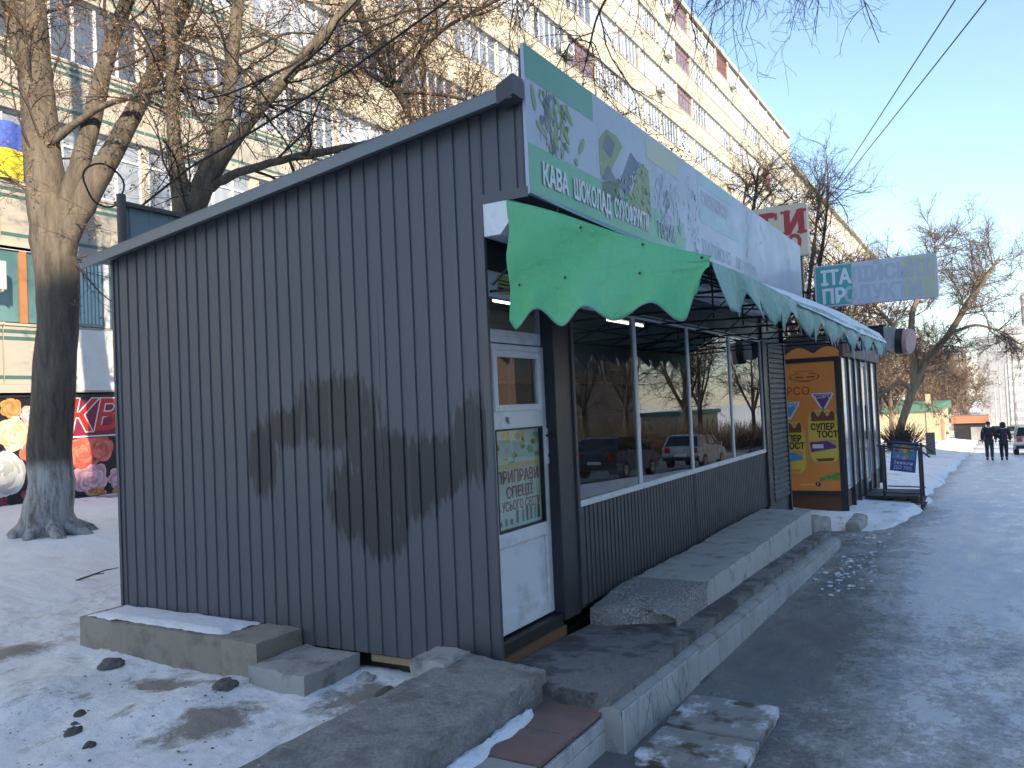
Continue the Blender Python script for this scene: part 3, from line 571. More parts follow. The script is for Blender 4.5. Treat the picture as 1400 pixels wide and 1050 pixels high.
for o in list(K.children_recursive):
    if o.name.split('.')[0] in ('door', 'door_frame', 'transom_pane', 'sticker', 'vent_frame', 'door_panel', 'glazing_seal', 'poster', 'handle', 'latch', 'lock_cover') or (o.name.split('.')[0] == 'pane' and o.parent.name.startswith('door')):
        for v in o.data.vertices: v.co = (.97-(.97-(v.co.x*1.028+.13))*1.17, v.co.y+.08, v.co.z*1.028-.044)
MB().box(.02, .165, .09, .2, -.1, 2.6, 'white_pvc').build('door_frame', K)
MB().box(.03, .93, .01, .18, -.06, .02, 'black').build('threshold', K)
MB().box(-.0, .93, -.015, .1, -.20, -.061, 'rust').build('base_beam', K)
MB().box(.03, .2, .5, 1.12, -.20, -.15, 'wood').build('floor_beam', K)
MB().box(.1, 8.8, .1, 3.85, -.5, -.165, 'black').build('underside', K)
# interior
MB().box(.1, 8.8, .12, 3.85, -.05, .02, 'wood').build('floor', K)
MB().box(.1, 8.8, 2.05, 2.1, .02, 2.72, 'shed_metal').build('partition', K)
MB().box(.05, 8.8, .1, 3.88, 2.72, 2.74, 'shed_metal').build('ceiling', K)
sf = MB()
for z in (.5, .95, 1.4, 1.85): sf.box(1.5, 8.5, 1.72, 2.04, z, z+.025, 'wood')
for x in (1.5, 3.2, 4.9, 6.6, 8.4): sf.box(x, x+.025, 1.73, 2.04, .02, 2.2, 'wood')
sf.build('shelf_unit', K)
for x in (2.7, 5.4):
    t = thing('tube_lamp', (x, 1.2, 2.68), 'white fluorescent tube lamp glowing under the kiosk ceiling, %s' % ('nearer the door' if x < 3 else 'further from the door'), 'lamp')
    MB().box(x-.62, x+.62, 1.17, 1.23, 2.64, 2.715, 'white_board').build('housing', t); MB().tube([(x-.6, 1.2, 2.615), (x+.6, 1.2, 2.615)], .016, 'lamp_tube', 8).build('tube', t)
t = thing('sales_counter', (2.2, .6, .02), 'low shop counter standing behind the first window of the kiosk', 'counter')
MB().box(1.4, 3.4, .5, .85, .02, .92, 'print_pale').build('cabinet', t); MB().box(1.38, 3.42, .48, .87, .92, .95, 'wood').build('counter_top', t)
t = thing('potted_plant', (1.62, .34, .62), 'small green potted plant inside the first kiosk window', 'plant')
MB().tube([(1.62, .34, .62), (1.62, .34, .80)], [.07, .09], 'rust', 12).build('pot', t)
mb = MB()
for k in range(60):
    a = random.uniform(0, 6.28); r = random.uniform(.02, .12); z = random.uniform(.80, 1.02); p = Vector((1.62+r*math.cos(a), .34+r*math.sin(a), z)); q = Vector((math.cos(a)*.04, math.sin(a)*.04, .03)); s = Vector((-math.sin(a)*.015, math.cos(a)*.015, 0))
    mb.add([p-q, p+s, p+q, p-s], [(0, 1, 2, 3)], 'ad_green')
mb.build('leaves', t)

# ------------------------------------------------------------------ signboard above the shop front
S = thing('signboard', (0, -.36, 2.95), 'long white and green shop signboard with faded coffee and nut pictures above the awning', 'sign')
mb = MB(); mb.box(-.004, 8.9, -.372, -.346, 2.95, 3.93, 'sign_white'); mb.build('board', S)
sh = Sheet((0, -.3725, 0), (1, 0, 0), (0, 0, 1))
sh.rect(-.002, 1.05, 3.71, 3.928, 'strip_green'); sh.rect(2.16, 2.98, 3.70, 3.90, 'strip_yellow'); sh.rect(-.002, 3.12, 2.952, 3.285, 'band_green')
sh.text('КАВА', .17, 3.05, .20, 'print_white', 8, .0, xs=.72, heavy=.035); sh.text('ШОКОЛАД', .64, 3.05, .20, 'print_white', 8, .0, xs=.62, heavy=.035); sh.text('СУХОФРУКТИ', 1.37, 3.05, .20, 'print_white', 8, .0, xs=.55, heavy=.03); sh.text('ГОРІХИ', 2.36, 3.05, .195, 'print_pale', 8, .0, xs=.62, heavy=.03)
rs = random.Random(3)
for k in range(120):           # coffee sprig
    z = rs.uniform(3.31, 3.68); x = .13+(.66-z+3.0)*.2+rs.gauss(.24, .10)
    if not .06 < x < 1.0: continue
    sh.ell(x, z, rs.uniform(.012, .03), rs.uniform(.022, .05), rs.choice(['print_leaf', 'print_leaf_dark', 'print_grey', 'print_leaf', 'print_pale']), 1+k*.04, 9, rot=rs.uniform(-.6, .6), wob=.15, k=3)
for a in ((.10, 3.60, .3), (.82, 3.46, -.6), (.62, 3.63, .9), (.2, 3.42, 1.2), (.30, 3.54, 2.3)): sh.ell(a[0], a[1], .028, .085, 'print_leaf', 3, 12, rot=a[2], wob=.1, k=2)
sh.poly([(1.14, 3.34), (1.22, 3.28), (1.62, 3.66), (1.5, 3.72), (1.30, 3.72), (1.14, 3.60)], 'print_leaf')
sh.poly([(1.20, 3.55), (1.36, 3.50), (1.46, 3.64), (1.30, 3.70)], 'print_grey', 2)
sh.poly([(1.16, 3.16), (1.50, 3.18), (1.52, 3.38), (1.16, 3.27)], 'print_leaf_dark', 1.5); sh.poly([(1.50, 3.32), (1.68, 3.26), (1.98, 3.60), (1.80, 3.66)], 'print_grey', 2)
sh.poly([(1.62, 3.14), (2.22, 3.14), (2.20, 3.60), (2.02, 3.62), (1.72, 3.25)], 'print_leaf', 1.6); sh.poly([(1.16, 3.30), (1.48, 3.33), (1.3, 3.44)], 'print_grey', 2.4)
for k in range(170):
    x = rs.uniform(1.18, 2.2); z = rs.uniform(3.14, 3.62)
    if z-3.14 > (x-1.1)*.55: continue
    sh.ell(x, z, rs.uniform(.008, .02), rs.uniform(.008, .018), rs.choice(['print_leaf_dark', 'print_leaf', 'strip_yellow', 'print_grey']), 3+k*.03, 6, rot=rs.uniform(0, 3))
for k in range(150):          # faded drawing of jar and herbs, scuffed patches further along
    if k < 90: x = rs.gauss(2.70, .22); z = rs.gauss(3.36, .14)
    else: x = rs.choice([3.28, 3.42, 3.52, 5.6, 6.3, 8.0])+rs.gauss(0, .07); z = rs.uniform(3.02, 3.8)
    if not (2.3 < x < 8.7 and 3.0 < z < 3.86): continue
    sh.ell(x, z, rs.uniform(.004, .012), rs.uniform(.02, .07), rs.choice(['print_grey', 'print_pale', 'print_pale', 'letter_line']), 1+k*.03, 6, rot=rs.uniform(-.9, .9))
sh.poly([(2.42, 3.33), (2.50, 3.55), (2.9, 3.56), (2.86, 3.52), (2.56, 3.51), (2.48, 3.33)], 'print_pale', 2); sh.poly([(2.5, 3.3), (2.95, 3.28), (2.9, 3.22), (2.6, 3.2)], 'print_pale', 2)
sh.rect(3.62, 5.0, 3.80, 3.926, 'teal_faint'); sh.rect(3.62, 3.66, 3.55, 3.80, 'teal_faint'); sh.rect(3.66, 5.35, 3.40, 3.56, 'teal_faint')
sh.text("СИРИ М'ЯСО", 3.72, 3.60, .20, 'lilac', 3, .012, xs=.8); sh.text('ІТАЛІЙСЬКІ', 3.68, 3.08, .21, 'teal_faint', 3, .006, xs=.85); sh.text('ПРОДУКТИ', 5.0, 3.08, .20, 'lilac', 3, .006, xs=.85)
sh.mb.build('print', S, kind='stuff')

# ------------------------------------------------------------------ awning: green end panel, faded front
AW = thing('awning', (0, -.9, 2.6), 'scalloped shop awning with a bright green end panel and a long faded teal front', 'awning')
def lerp_path(p, t):
    p = np.array(p); k = t*(len(p)-1); i = np.minimum(k.astype(int), len(p)-2); f = (k-i)[:, None]; return p[i]*(1-f)+p[i+1]*f
def grid_mb(rows, mt):
    G = np.array(rows); nr, nu = G.shape[:2]; mb = MB(); mb.add(G.reshape(-1, 3), [(j*nu+i, j*nu+i+1, (j+1)*nu+i+1, (j+1)*nu+i) for j in range(nr-1) for i in range(nu-1)], mt, True); return mb
YF, ZF = -1.52, 2.36
nu = 160; tt = np.linspace(0, 1, nu); Yp = -.20+(YF+.20)*tt
ztop = 2.935+(2.385-2.935)*tt+.012*np.sin(tt*7); zcr = 2.335+.012*np.sin(tt*5+1)
sx = np.array([0, .04, .155, .285, .42, .555, .74, .875, .96, 1.0]); sz = np.array([.20, .26, .145, .265, .155, .25, .165, .29, .14, .03]); seg = np.clip(np.searchsorted(sx, tt, side='right')-1, 0, len(sx)-2); f = (tt-sx[seg])/(sx[seg+1]-sx[seg]); f = (1-np.cos(math.pi*f))/2; dep = sz[seg]*(1-f)+sz[seg+1]*f
rows = []
for j in range(26):
    s = j/25; sag = math.sin(math.pi*s)
    rows.append(np.stack([-.012-.02*sag*np.sin(tt*8+.6)+.055*fbm(tt*4, tt*0+s*3, 4, 3)*sag-.03*s*smooth(.0, .6, tt)+.018*np.sin(6*(s+tt*2.2))*sag*(1-tt), Yp, np.maximum(ztop*(1-s)+zcr*s, zcr) if 0 else ztop*(1-s)+np.minimum(zcr, ztop-.01)*s], -1))
base = rows[-1]
for j in range(1, 13):
    s = j/12; P = base.copy(); P[:, 2] -= dep*s; P[:, 0] += -.018*s*np.sin(tt*19)-.03*s+.06*s*smooth(.86, 1, tt)+.014*math.sin(math.pi*s)*np.sin(tt*30); P[:, 1] += .05*s*smooth(.86, 1, tt)
    rows.append(P)
cl = grid_mb(rows, 'awning_green').build('end_panel', AW); cl.modifiers.new('thickness', 'SOLIDIFY').thickness = .003
mb = MB(); mb.tube([rows[-1][i]+np.array([-.003, 0, 0]) for i in range(0, nu, 2)], .0035, 'shed_metal', 5); mb.build('piping', AW)
for (u, v) in ((.40, .12), (.70, .14), (.06, .97), (.31, .94), (.69, .95), (.97, .3)):
    p = rows[int(v*25)][int(u*(nu-1))]; mb = MB(); mb.disc((p[0]-.012, p[1], p[2]), .009, 'black', (0, -1, 0), (0, 0, 1), n=10); mb.build('grommet', AW)
x0, x1 = .0, 8.78; nu = 520; X = np.linspace(x0, x1, nu); rows = []
for j in range(9):
    s = j/8; rows.append(np.stack([X, -.376+(YF+.376)*s+0*X, 2.955+(ZF-2.955)*s-.035*math.sin(math.pi*s)*(1+.8*fbm(X*1.2, X*0, 3, 2))+.02*fbm(X*2, X*0+s*3, 3, 5)*math.sin(math.pi*s)], -1))
ph = (X-x0-.22)/.43; tri = np.abs((ph % 1)-.5); dd = .13+.15*np.clip(1-tri*2.2, 0, 1)**.8; dd = dd*(1+.35*fbm(X*1.3, X*0, 3, 9)); dd = np.where(X < .40, np.maximum(dd, .27), dd); dd = np.where(X < .08, .27*np.clip((X+.02)/.1, 0, 1)**.5, dd)
zv = ZF+.012*np.sin(X*2.1)
rows[-1][:, 2] = zv
for j in range(1, 9):
    s = j/8; rows.append(np.stack([X+.14*s*s*(dd/.28), YF-.03*s*np.sin(X*9.8)-.02*s+.03*fbm(X*3, X*0, 3, 4)*s, zv-dd*s], -1))
cl = grid_mb(rows, 'awning_faded').build('front_cloth', AW); cl.modifiers.new('thickness', 'SOLIDIFY').thickness = .004
for x in [.03]+[1.1+1.12*i for i in range(7)]+[8.75]:
    MB().tube([(x, -.01, 2.93), (x, YF+.03, ZF-.015)], .012, 'black', 6).build('rafter', AW); MB().tube([(x, -.02, 2.36), (x, YF+.03, ZF-.03)], .011, 'black', 6).build('bottom_bar', AW)
    MB().tube([(x, -.55, 2.37), (x, -.55, 2.83)], .009, 'black', 6).build('strut', AW); MB().tube([(x, -.04, 2.40), (x, -.55, 2.80)], .008, 'black', 6).build('brace', AW)
for k in range(7): MB().tube([(1.1+1.12*k-1.07, -.75, 2.36), (1.1+1.12*k, -1.45, 2.36)], .008, 'black', 6).build('brace', AW)
MB().tube([(.0, YF+.03, ZF-.015), (8.78, YF+.03, ZF-.015)], .014, 'black', 6).build('front_bar', AW); MB().tube([(.0, -.75, 2.36), (8.78, -.75, 2.36)], .010, 'black', 6).build('cross_bar', AW); MB().tube([(.0, -.1, 2.37), (8.78, -.1, 2.37)], .010, 'black', 6).build('cross_bar', AW)
# lumpy snow lying on the awning
nu, nv = 240, 14; X = np.linspace(2.4, 8.80, nu); rows = []
th = .085*smooth(2.6, 6.0, X)*(1+.8*fbm(X*1.9, X*0, 4, 14))
for j in range(nv):
    s = j/(nv-1); zb_ = 2.955+(ZF-2.955)*s; e = math.sin(math.pi*min(1, .12+s*.8))**.5
    rows.append(np.stack([X, -.40+(YF-.02+.40)*s-.012*s+.02*fbm(X*4, X*0+s, 3, 4), zb_-.012+th*e*(1+.6*fbm(X*5, X*0+s*4, 3, 6)) if j < nv-1 else ZF-.05-.3*th], -1))
tag(grid_mb(rows, 'clean_snow').build('snow_layer'), 'lumpy white snow lying along the top of the faded awning', 'snow')
for i in range(30):
    x = 3.9+i*.165+random.uniform(-.05, .05); L = random.choice([.08, .10, .14, .2, .28])*random.uniform(.8, 1.1); z0 = 2.13+random.uniform(-.03, .06); dx = random.uniform(.02, .07)
    pts = [(x+dx*s*s*2, YF-.02, z0+.05-L*s) for s in (0, .25, .5, .75, 1)]
    mb = MB().tube(pts, [.014, .011, .008, .005, .001], 'icicle_ice', 6); tag(mb.build('icicle'), 'thin icicle hanging from the ragged edge of the faded awning', 'icicle', 'icicles along the faded awning')
# ------------------------------------------------------------------ steps, kerb, blocks
rough_block(-.22, 7.3, -.86, -.03, -.62, -.285, 'concrete_wet', .05, .010, 4, .004, (-.0245, 0)).build('footing').name = 'footing'
ft = bpy.data.objects['footing']; tag(ft, 'worn dark concrete apron lying between the kiosk door and the kerb', 'pavement')
# rebuilt so its top slopes with the street
me = ft.data
for v in me.vertices: v.co.z += (.09 if v.co.z > -.45 else 0)
KB = thing('kerb', (0, -.9, -.4), 'raised concrete kerb faced with marbled tiles running in front of the kiosk', 'kerb')
kt = lambda x: -.175-.0245*(x+.25)
nx = 90; xs = np.linspace(-.24, 7.42, nx); prof = [(-.78, -.34), (-.79, -.02), (-.82, .004), (-.885, .006), (-.925, -.012), (-.938, -.05), (-.938, -.34)]; V = []
for x in xs:
    wv = .010*fbm(np.array([x*3.0]), np.array([1.0]), 3, 2)[0]; e = .06*max(0, (x-7.2)/.22)
    for (y, z) in prof: V.append((x, y-.005*(x+.2)+wv, kt(x)+z+wv*.8-e+.006*random.random()))
m_ = len(prof); mb = MB(); mb.add(V, [(i*m_+j, (i+1)*m_+j, (i+1)*m_+j+1, i*m_+j+1) for i in range(nx-1) for j in range(m_-1)]+[tuple(range(m_)), tuple(range((nx-1)*m_+m_-1, (nx-1)*m_-1, -1))], 'concrete', True); mb.build('kerb_stone', KB)
x = -.235; i = 0
while x < 7.2:
    L = (.20, .24, .19, .3)[i % 4]; y = -.938-.005*(x+.2)-.012; zt = kt(x+L/2)-(.0 if x < .9 else .035); zb = zt-(.245 if x < .9 else .18)
    mb = MB(); mb.hexa([(x, y-.003, zb), (x+L-.006, y-.003, zb-.0245*L), (x+L-.006, y+.014, zb-.0245*L), (x, y+.014, zb)], [(x, y, zt+.012*L), (x+L-.006, y, zt-.012*L), (x+L-.006, y+.014, zt-.012*L), (x, y+.014, zt+.012*L)], 'marble'); mb.build('tile', KB, bevel=.003); x += L; i += 1
crk = MB(); rc = random.Random(5)
for k in range(12):
    x = rc.uniform(-.2, 1.0); z = kt(x)-.01; p = [(x, z)]
    for q in range(4): x += rc.uniform(-.05, .06); z -= .05; p.append((x, z))
    crk.tube([(a, -.9535-.005*(a+.2), b) for a, b in p], .0012, rc.choice(['letter_line', 'poster_red', 'print_grey']), 4)
crk.build('vein', KB)
# the long cast ledge under the windows
LG = thing('concrete_ledge', (1.3, -.4, -.2), 'long grey concrete ledge running under the shop windows', 'ledge')
cuts = [1.30, 2.25, 3.42, 4.55, 5.72, 6.95]
for i in range(5):
    a, b = cuts[i], cuts[i+1]; mb = rough_block(a, b-.004, -.69-.006*(i % 2), -.035, -.44, .045-.006*(i % 3), 'concrete_pale' if i else 'aggregate', .055 if i else .035, .009, 20+i, .007, chip=.05)
    if i == 0:
        vs = []
        for (x, y, z) in mb.v:
            k = max(0, (1.86-x)/.5); q = max(0, (-.30-y)/.4)
            if z > -.1: z -= .085*k*(0.55+q)+(.03*fbm(np.array([x*22]), np.array([y*22]), 3, 2)[0] if k > .1 else 0)
            vs.append((x+(.28*max(0, (-.2-y)/.45) if x < 1.42 else 0)*max(0, 1-(x-1.30)/.12), y, z))
        mb.v = vs
    mb.build('block', LG)
mb = MB(); mb.box(1.8, 6.94, -.66, -.06, .0405, .047, 'concrete'); 
tag(rough_block(7.02, 7.62, -.72, -.12, -.5, -.10, 'concrete', .06, .02, 50, .03, chip=.1).build('concrete_step'), 'low broken concrete step at the far end of the long ledge', 'step')
tag(rough_block(7.7, 8.9, -.62, -.34, -.6, -.30, 'concrete', .06, .02, 51, .03, chip=.1).build('kerb_stone'), 'loose kerb stone half buried in snow before the orange advert', 'kerb stone')
tag(rough_block(8.95, 9.9, -1.02, -.80, -.66, -.40, 'concrete', .06, .02, 52, .03, (.03, 0), chip=.1).build('kerb_stone'), 'loose kerb stone lying tilted in snow below the rail of the orange kiosk', 'kerb stone')
# foreground strip foundation
tag(rough_block(-4.2, -.13, -.415, .22, -.55, -.012, 'concrete_rough', .03, .016, 60, .012, (.004, .05), chip=.10).build('foundation_block'), 'long rough concrete foundation strip in the foreground, ending at the kiosk corner', 'foundation')
tag(rough_block(-.46, -.15, .13, .40, -.3, .035, 'concrete', .03, .014, 61, .008, chip=.06).build('concrete_block'), 'square grey concrete block between the kiosk corner and the long foundation strip', 'block')
tag(rough_block(-1.0, -.36, -.36, -.06, -.03, .035, 'concrete', .05, .02, 62, .045, chip=.08).build('concrete_block') , 'broken concrete slab lying on the end of the foundation strip', 'slab') if 0 else None
# red tiled step with white tiled face
RT = thing('tiled_step', (-1, -.66, -.3), 'low step with red tiled top and white tiled face in the foreground', 'step')
rough_block(-3.6, -.06, -.80, -.405, -.55, -.215, 'concrete', .06, .008, 63, .015).build('core', RT)
xs_ = [-.055, -.62, -1.02, -1.62, -2.2, -2.8]
for i in range(5):
    mt = 'red_tile' if i in (0, 1, 3) else 'concrete'
    rough_block(xs_[i+1]+.006, xs_[i], -.815, -.40, -.225, -.195+(.004 if i == 1 else 0), mt, .05, .004, 70+i, .008).build('tile', RT)
x = -.06; i = 0
while x > -2.4:
    L = (.26, .34, .3)[i % 3]
    for (za, zb_, mtn) in ((-.30, -.232, 'white_tile'), (-.47, -.306, 'white_tile')):
        MB().box(x-L+.006, x, -.826, -.803, za, zb_, mtn).build('face_tile', RT, bevel=.003)
    x -= L; i += 1
sn = MB(); n_ = 60
for i in range(n_):
    pass
def snow_streak(name, label, pts, wid, h, seed):
    pts = np.array(pts, float); t = np.linspace(0, 1, 60); P = lerp_path(pts, t); m = 9; V = []
    d = np.gradient(P, axis=0); d /= np.linalg.norm(d, axis=1)[:, None]; s_ = np.cross(d, np.array([0, 0, 1.]))
    for i in range(60):
        w_ = wid*(.55+1.1*(vnoise(np.array([t[i]*9.]), np.array([seed*1.]), seed)[0]))*math.sin(math.pi*min(1, max(.02, t[i])))**.3
        for j in range(m):
            u = j/(m-1)*2-1; V.append(P[i]+s_[i]*w_*u+np.array([0, 0, h*(1-u*u)*(.6+.8*random.random())-.004]))
    mb = MB(); mb.add(V, [(i*m+j, (i+1)*m+j, (i+1)*m+j+1, i*m+j+1) for i in range(59) for j in range(m-1)], 'clean_snow', True); return tag(mb.build(name), label, 'snow')
snow_streak('snow_streak', 'thin line of snow caught between the foundation strip and the red tiled step', [(-2.3, -.46, -.19), (-1.5, -.47, -.19), (-.9, -.465, -.19), (-.42, -.45, -.19)], .05, .03, 2)
# two loose paving slabs at the kerb
for i, (c, lab) in enumerate((((.40, -1.32), 'paving slab leaning at the kerb, the one further from the camera'), ((-.11, -1.32), 'paving slab with brown damp patch in the foreground below the kerb'))):
    o = rough_block(c[0]-.245, c[0]+.245, c[1]-.30, c[1]+.28, -.44, -.345-.012*i, 'concrete', .03, .008, 80+i, .012, (.03-.07*i, .02*i)).build('paving_slab'); tag(o, lab, 'paving slab', 'loose paving slabs at the kerb')
    m = bpy.data.materials.get('slab_patch%d' % i) or None
def slab_mat():
    m, t, b = nodes_of('paving_slab_stone')
    c = mixc(t, noise(t, 12, 7, .7), (.17, .165, .16), (.30, .29, .285)); s = ramp(t, noise(t, 3.4, 6, .7), .50, .60); c = mixc(t, s, c, (.58, .60, .64))
    g = ramp(t, noise(t, 2.1, 4, .55, coord='Generated'), .50, .58); c = mixc(t, g, c, (.085, .075, .055)); t.links.new(c, b.inputs['Base Color']); b.inputs['Roughness'].default_value = .8; bump(t, b, noise(t, 40, 6, .7), .5); M['paving_slab_stone'] = m
slab_mat()
for o in bpy.data.objects:
    if o.name.startswith('paving_slab'): o.data.materials.clear(); o.data.materials.append(M['paving_slab_stone'])
# tan blocks under the side wall
labs = ['corner block of the tan foundation row, furthest from the door', 'long snow topped tan foundation block under the corrugated wall', 'short bare tan block at the near end of the foundation row']
for i, (a, b, x0, x1) in enumerate(((3.52, 3.95, -.40, .02), (2.14, 3.51, -.42, .02), (1.76, 2.13, -.46, .0))):
    tag(rough_block(x0, x1, a, b, -.36, -.022+.012*(i == 2), 'tan_block', .04, .008, 90+i, .006, chip=.04).build('foundation_block'), labs[i], 'block', 'foundation blocks under the side wall')
tag(rough_block(-.56, -.0, 1.20, 1.74, -.42, -.135, 'concrete', .04, .012, 95, .008, (0, .02), chip=.05).build('concrete_block'), 'low grey concrete block lying against the wall beside the tan blocks', 'block')
mb = MB(); nx, ny = 26, 60; V = []
for i in range(nx):
    for j in range(ny):
        u, v = i/(nx-1), j/(ny-1); e = min(u, 1-u, v*2.5, (1-v)*2.5)*5; e = min(1, max(0, e+1.2*float(fbm(np.array([u*3.]), np.array([v*7.]), 3, 7)[0]))); V.append((-.37+.375*u, 2.2+1.68*v, -.030+.034*e**.6+.006*random.random()*(e > 0)))
mb.add(V, [(i*ny+j, (i+1)*ny+j, (i+1)*ny+j+1, i*ny+j+1) for i in range(nx-1) for j in range(ny-1)], 'clean_snow', True); tag(mb.build('snow_patch'), 'sheet of fresh snow lying on the tan foundation blocks', 'snow')
# frozen clods and stones in the yard
def rock(x, y, r, mt, seed, h=.6):
    bm = bmesh.new(); bmesh.ops.create_icosphere(bm, subdivisions=3, radius=1); rr = random.Random(seed); a, b, c = rr.uniform(.8, 1.3), rr.uniform(.7, 1.1), rr.uniform(.6, .95)*h/.6
    V = np.array([v.co[:] for v in bm.verts]); F = [[v.index for v in f.verts] for f in bm.faces]; bm.free()
    n_ = 1+.9*fbm(V[:, 0]*1.7+seed, V[:, 1]*1.7+V[:, 2]*2.1, 4, seed); V = V*n_[:, None]*np.array([a, b, c])*r
    z = float(snow_z(np.array([x]), np.array([y]))[0]); mb = MB(); mb.add(V+np.array([x, y, z-r*.12]), F, mt, False); return mb
spots = [(-1.62, 2.08, .06, 'soil', 'largest dark clod of frozen soil in the foreground snow'), (-1.40, 2.36, .04, 'soil', 'dark clod of frozen soil behind the largest clod'), (-1.54, 2.20, .025, 'soil', 'small dark clod of soil just above the largest clod'),
         (-1.70, 1.80, .035, 'soil', 'dark clod of soil to the right of the largest clod'), (-.66, 3.15, .085, 'stone', 'grey rock in the snow below the snow topped tan block'), (-.72, 1.80, .085, 'stone', 'dark grey stone lying beside the short bare tan block'),
         (-.30, .72, .08, 'soil', 'mossy clod of earth by the wooden floor beam'), (-.62, .62, .07, 'soil', 'small lump of earth near the mossy clod'),
         (.2, 6.4, .05, 'soil', 'dark lump lying in the snow behind the kiosk corner'), (-.15, 1.02, .07, 'concrete', 'rubble lump against the corrugated wall')]
for i, (x, y, r, mt, lab) in enumerate(spots): tag(rock(x, y, r, mt, 100+i).build('stone' if mt != 'soil' else 'earth_clod'), lab, 'stone' if mt != 'soil' else 'clod')
V = []; F = []
bm = bmesh.new(); bmesh.ops.create_icosphere(bm, subdivisions=1, radius=1); IV = np.array([v.co[:] for v in bm.verts]); IF = np.array([[v.index for v in f.verts] for f in bm.faces]); bm.free()
def scatter(name, pts, rmin, rmax, mt, zf):
    VV = []; FF = []; o = 0
    for (x, y) in pts:
        r = rmin+(rmax-rmin)*rng.random()**3; n_ = IV*r*rng.uniform(.6, 1.4, 3)*np.array([1, 1, .5])*(1+.35*rng.standard_normal((len(IV), 1))*.5); VV.append(n_+np.array([x, y, float(zf(np.array([x]), np.array([y]))[0])+r*.1])); FF.append(IF+o); o += len(IV)
    return np_mesh(name, np.concatenate(VV), np.concatenate(FF), mt, None, 'stuff', False)
pts = [(rng.normal(-1.25, .55), rng.normal(1.75, .65)) for _ in range(170)]+[(rng.uniform(-2.4, .6), rng.uniform(.5, 8)) for _ in range(90)]
o = scatter('soil_crumbs', [p for p in pts if p[1] > .3 and not (p[0] > -.6 and 0 < p[1] < 4)], .002, .012, 'soil', snow_z); tag(o, 'scattered dark soil crumbs on the trodden snow', 'soil')
o = scatter('ice_rubble', [(rng.normal(5.6, .55), rng.normal(-1.32, .13)) for _ in range(170)]+[(rng.normal(7.8, .6), rng.normal(-1.1, .3)) for _ in range(90)], .004, .035, 'clean_snow', pave_z); tag(o, 'broken ice and snow crumbs along the foot of the kerb', 'ice')
mb = MB(); mb.tube([(1.02, 6.2, .0), (1.10, 6.05, .05), (1.2, 5.92, .10), (1.27, 5.80, .12)], [.012, .011, .008, .004], 'bark_dark', 6); mb.tube([(1.12, 6.03, .06), (1.16, 5.9, .07)], .006, 'bark_dark', 5)
for v in range(len(mb.v)): a = mb.v[v]; mb.v[v] = (a[0]-.1, a[1]-.1, a[2]+float(snow_z(np.array([1.]), np.array([6.]))[0]))
tag(mb.build('fallen_twig'), 'dark fallen twig sticking out of the snow behind the kiosk', 'twig')

# ------------------------------------------------------------------ second kiosk
Q = thing('kiosk', (11, -.5, -.6), 'glass fronted kiosk with an orange bread advert on its end wall', 'kiosk')
zb2 = -.62
MB().box(11.06, 16.4, -.50, 2.2, -.75, -.22, 'rust').build('base', Q); MB().box(11.06, 16.4, -.47, 2.2, 2.22, 2.62, 'dark_paint').build('roof', Q)
MB().box(11.08, 11.12, -.50, 2.2, -.22, 2.3, 'dark_paint').build('end_wall', Q)
for x in (11.05, 11.95, 12.75, 13.55, 14.35, 15.2, 16.3): MB().box(x, x+.09, -.57, -.45, -.55, 2.24, 'post_paint').build('post', Q)
for i, (a, b) in enumerate(((11.14, 11.95), (12.04, 12.75), (12.84, 13.55), (14.44, 15.2), (15.29, 16.3))):
    MB().box(a, b, -.53, -.515, -.18, 2.22, 'pane_blue').build('pane', Q)
    if i < 3: MB().box(a+.1, a+.3, -.533, -.531, .9, 1.2, 'print_pale').build('notice', Q)
d2 = MB(); frame_rect(d2, 13.64, 14.35, -.3, 2.2, .09, -.56, -.52, 'lamp_metal'); d2 = d2.build('door', Q); MB().box(13.73, 14.26, -.545, -.53, -.2, 2.1, 'pane_blue').build('pane', d2); MB().tube([(13.78, -.6, .6), (13.78, -.6, 1.3)], .02, 'black', 6).build('handle', d2)
MB().box(12.0, 16.3, -.52, -.50, -.5, -.18, 'dark_paint').build('sill_panel', Q)
MB().box(11.0, 16.5, -.62, -.44, 2.24, 2.62, 'brown_pipe').build('fascia', Q)
mb = MB(); nA = 30
pts = [(-.55, 2.21)]+[(-.55+1.75*i/nA, 2.30+.13*abs(math.sin(math.pi*i/nA*3.5+.4))) for i in range(nA+1)]+[(1.2, 2.21)]
mb.prism(pts, 'x', 10.995, 11.04, 'ad_orange'); mb.build('arched_crest', Q)
AD = MB(); frame_rect(AD, -1.02, .545, -.24, 2.24, .08, 0, .06, 'post_paint')
for k in range(len(AD.v)): a = AD.v[k]; AD.v[k] = (10.985+a[1], -a[0], a[2])
for f in AD.f: f.reverse()
af = AD.build('advert_frame', Q)
sh = Sheet((11.0, 0, 0), (0, -1, 0), (0, 0, 1)); sh.rect(-.94, .465, -.16, 2.16, 'ad_orange', 0)
for (rx, ry, c) in ((.26, .075, 'print_black'), (.245, .065, 'ad_orange')): sh.ell(-.06, 1.90, rx, ry, c, 1 if c == 'print_black' else 2, 32)
sh.rect(-.22, -.09, 1.885, 1.905, 'print_black', 3); sh.rect(-.02, .12, 1.885, 1.905, 'print_black', 3); sh.ell(-.06, 1.99, .17, .02, 'print_black', 1, 20); sh.ell(-.06, 1.983, .17, .02, 'ad_orange', 2, 20); sh.rect(-.16, .04, 1.81, 1.817, 'print_black', 1)
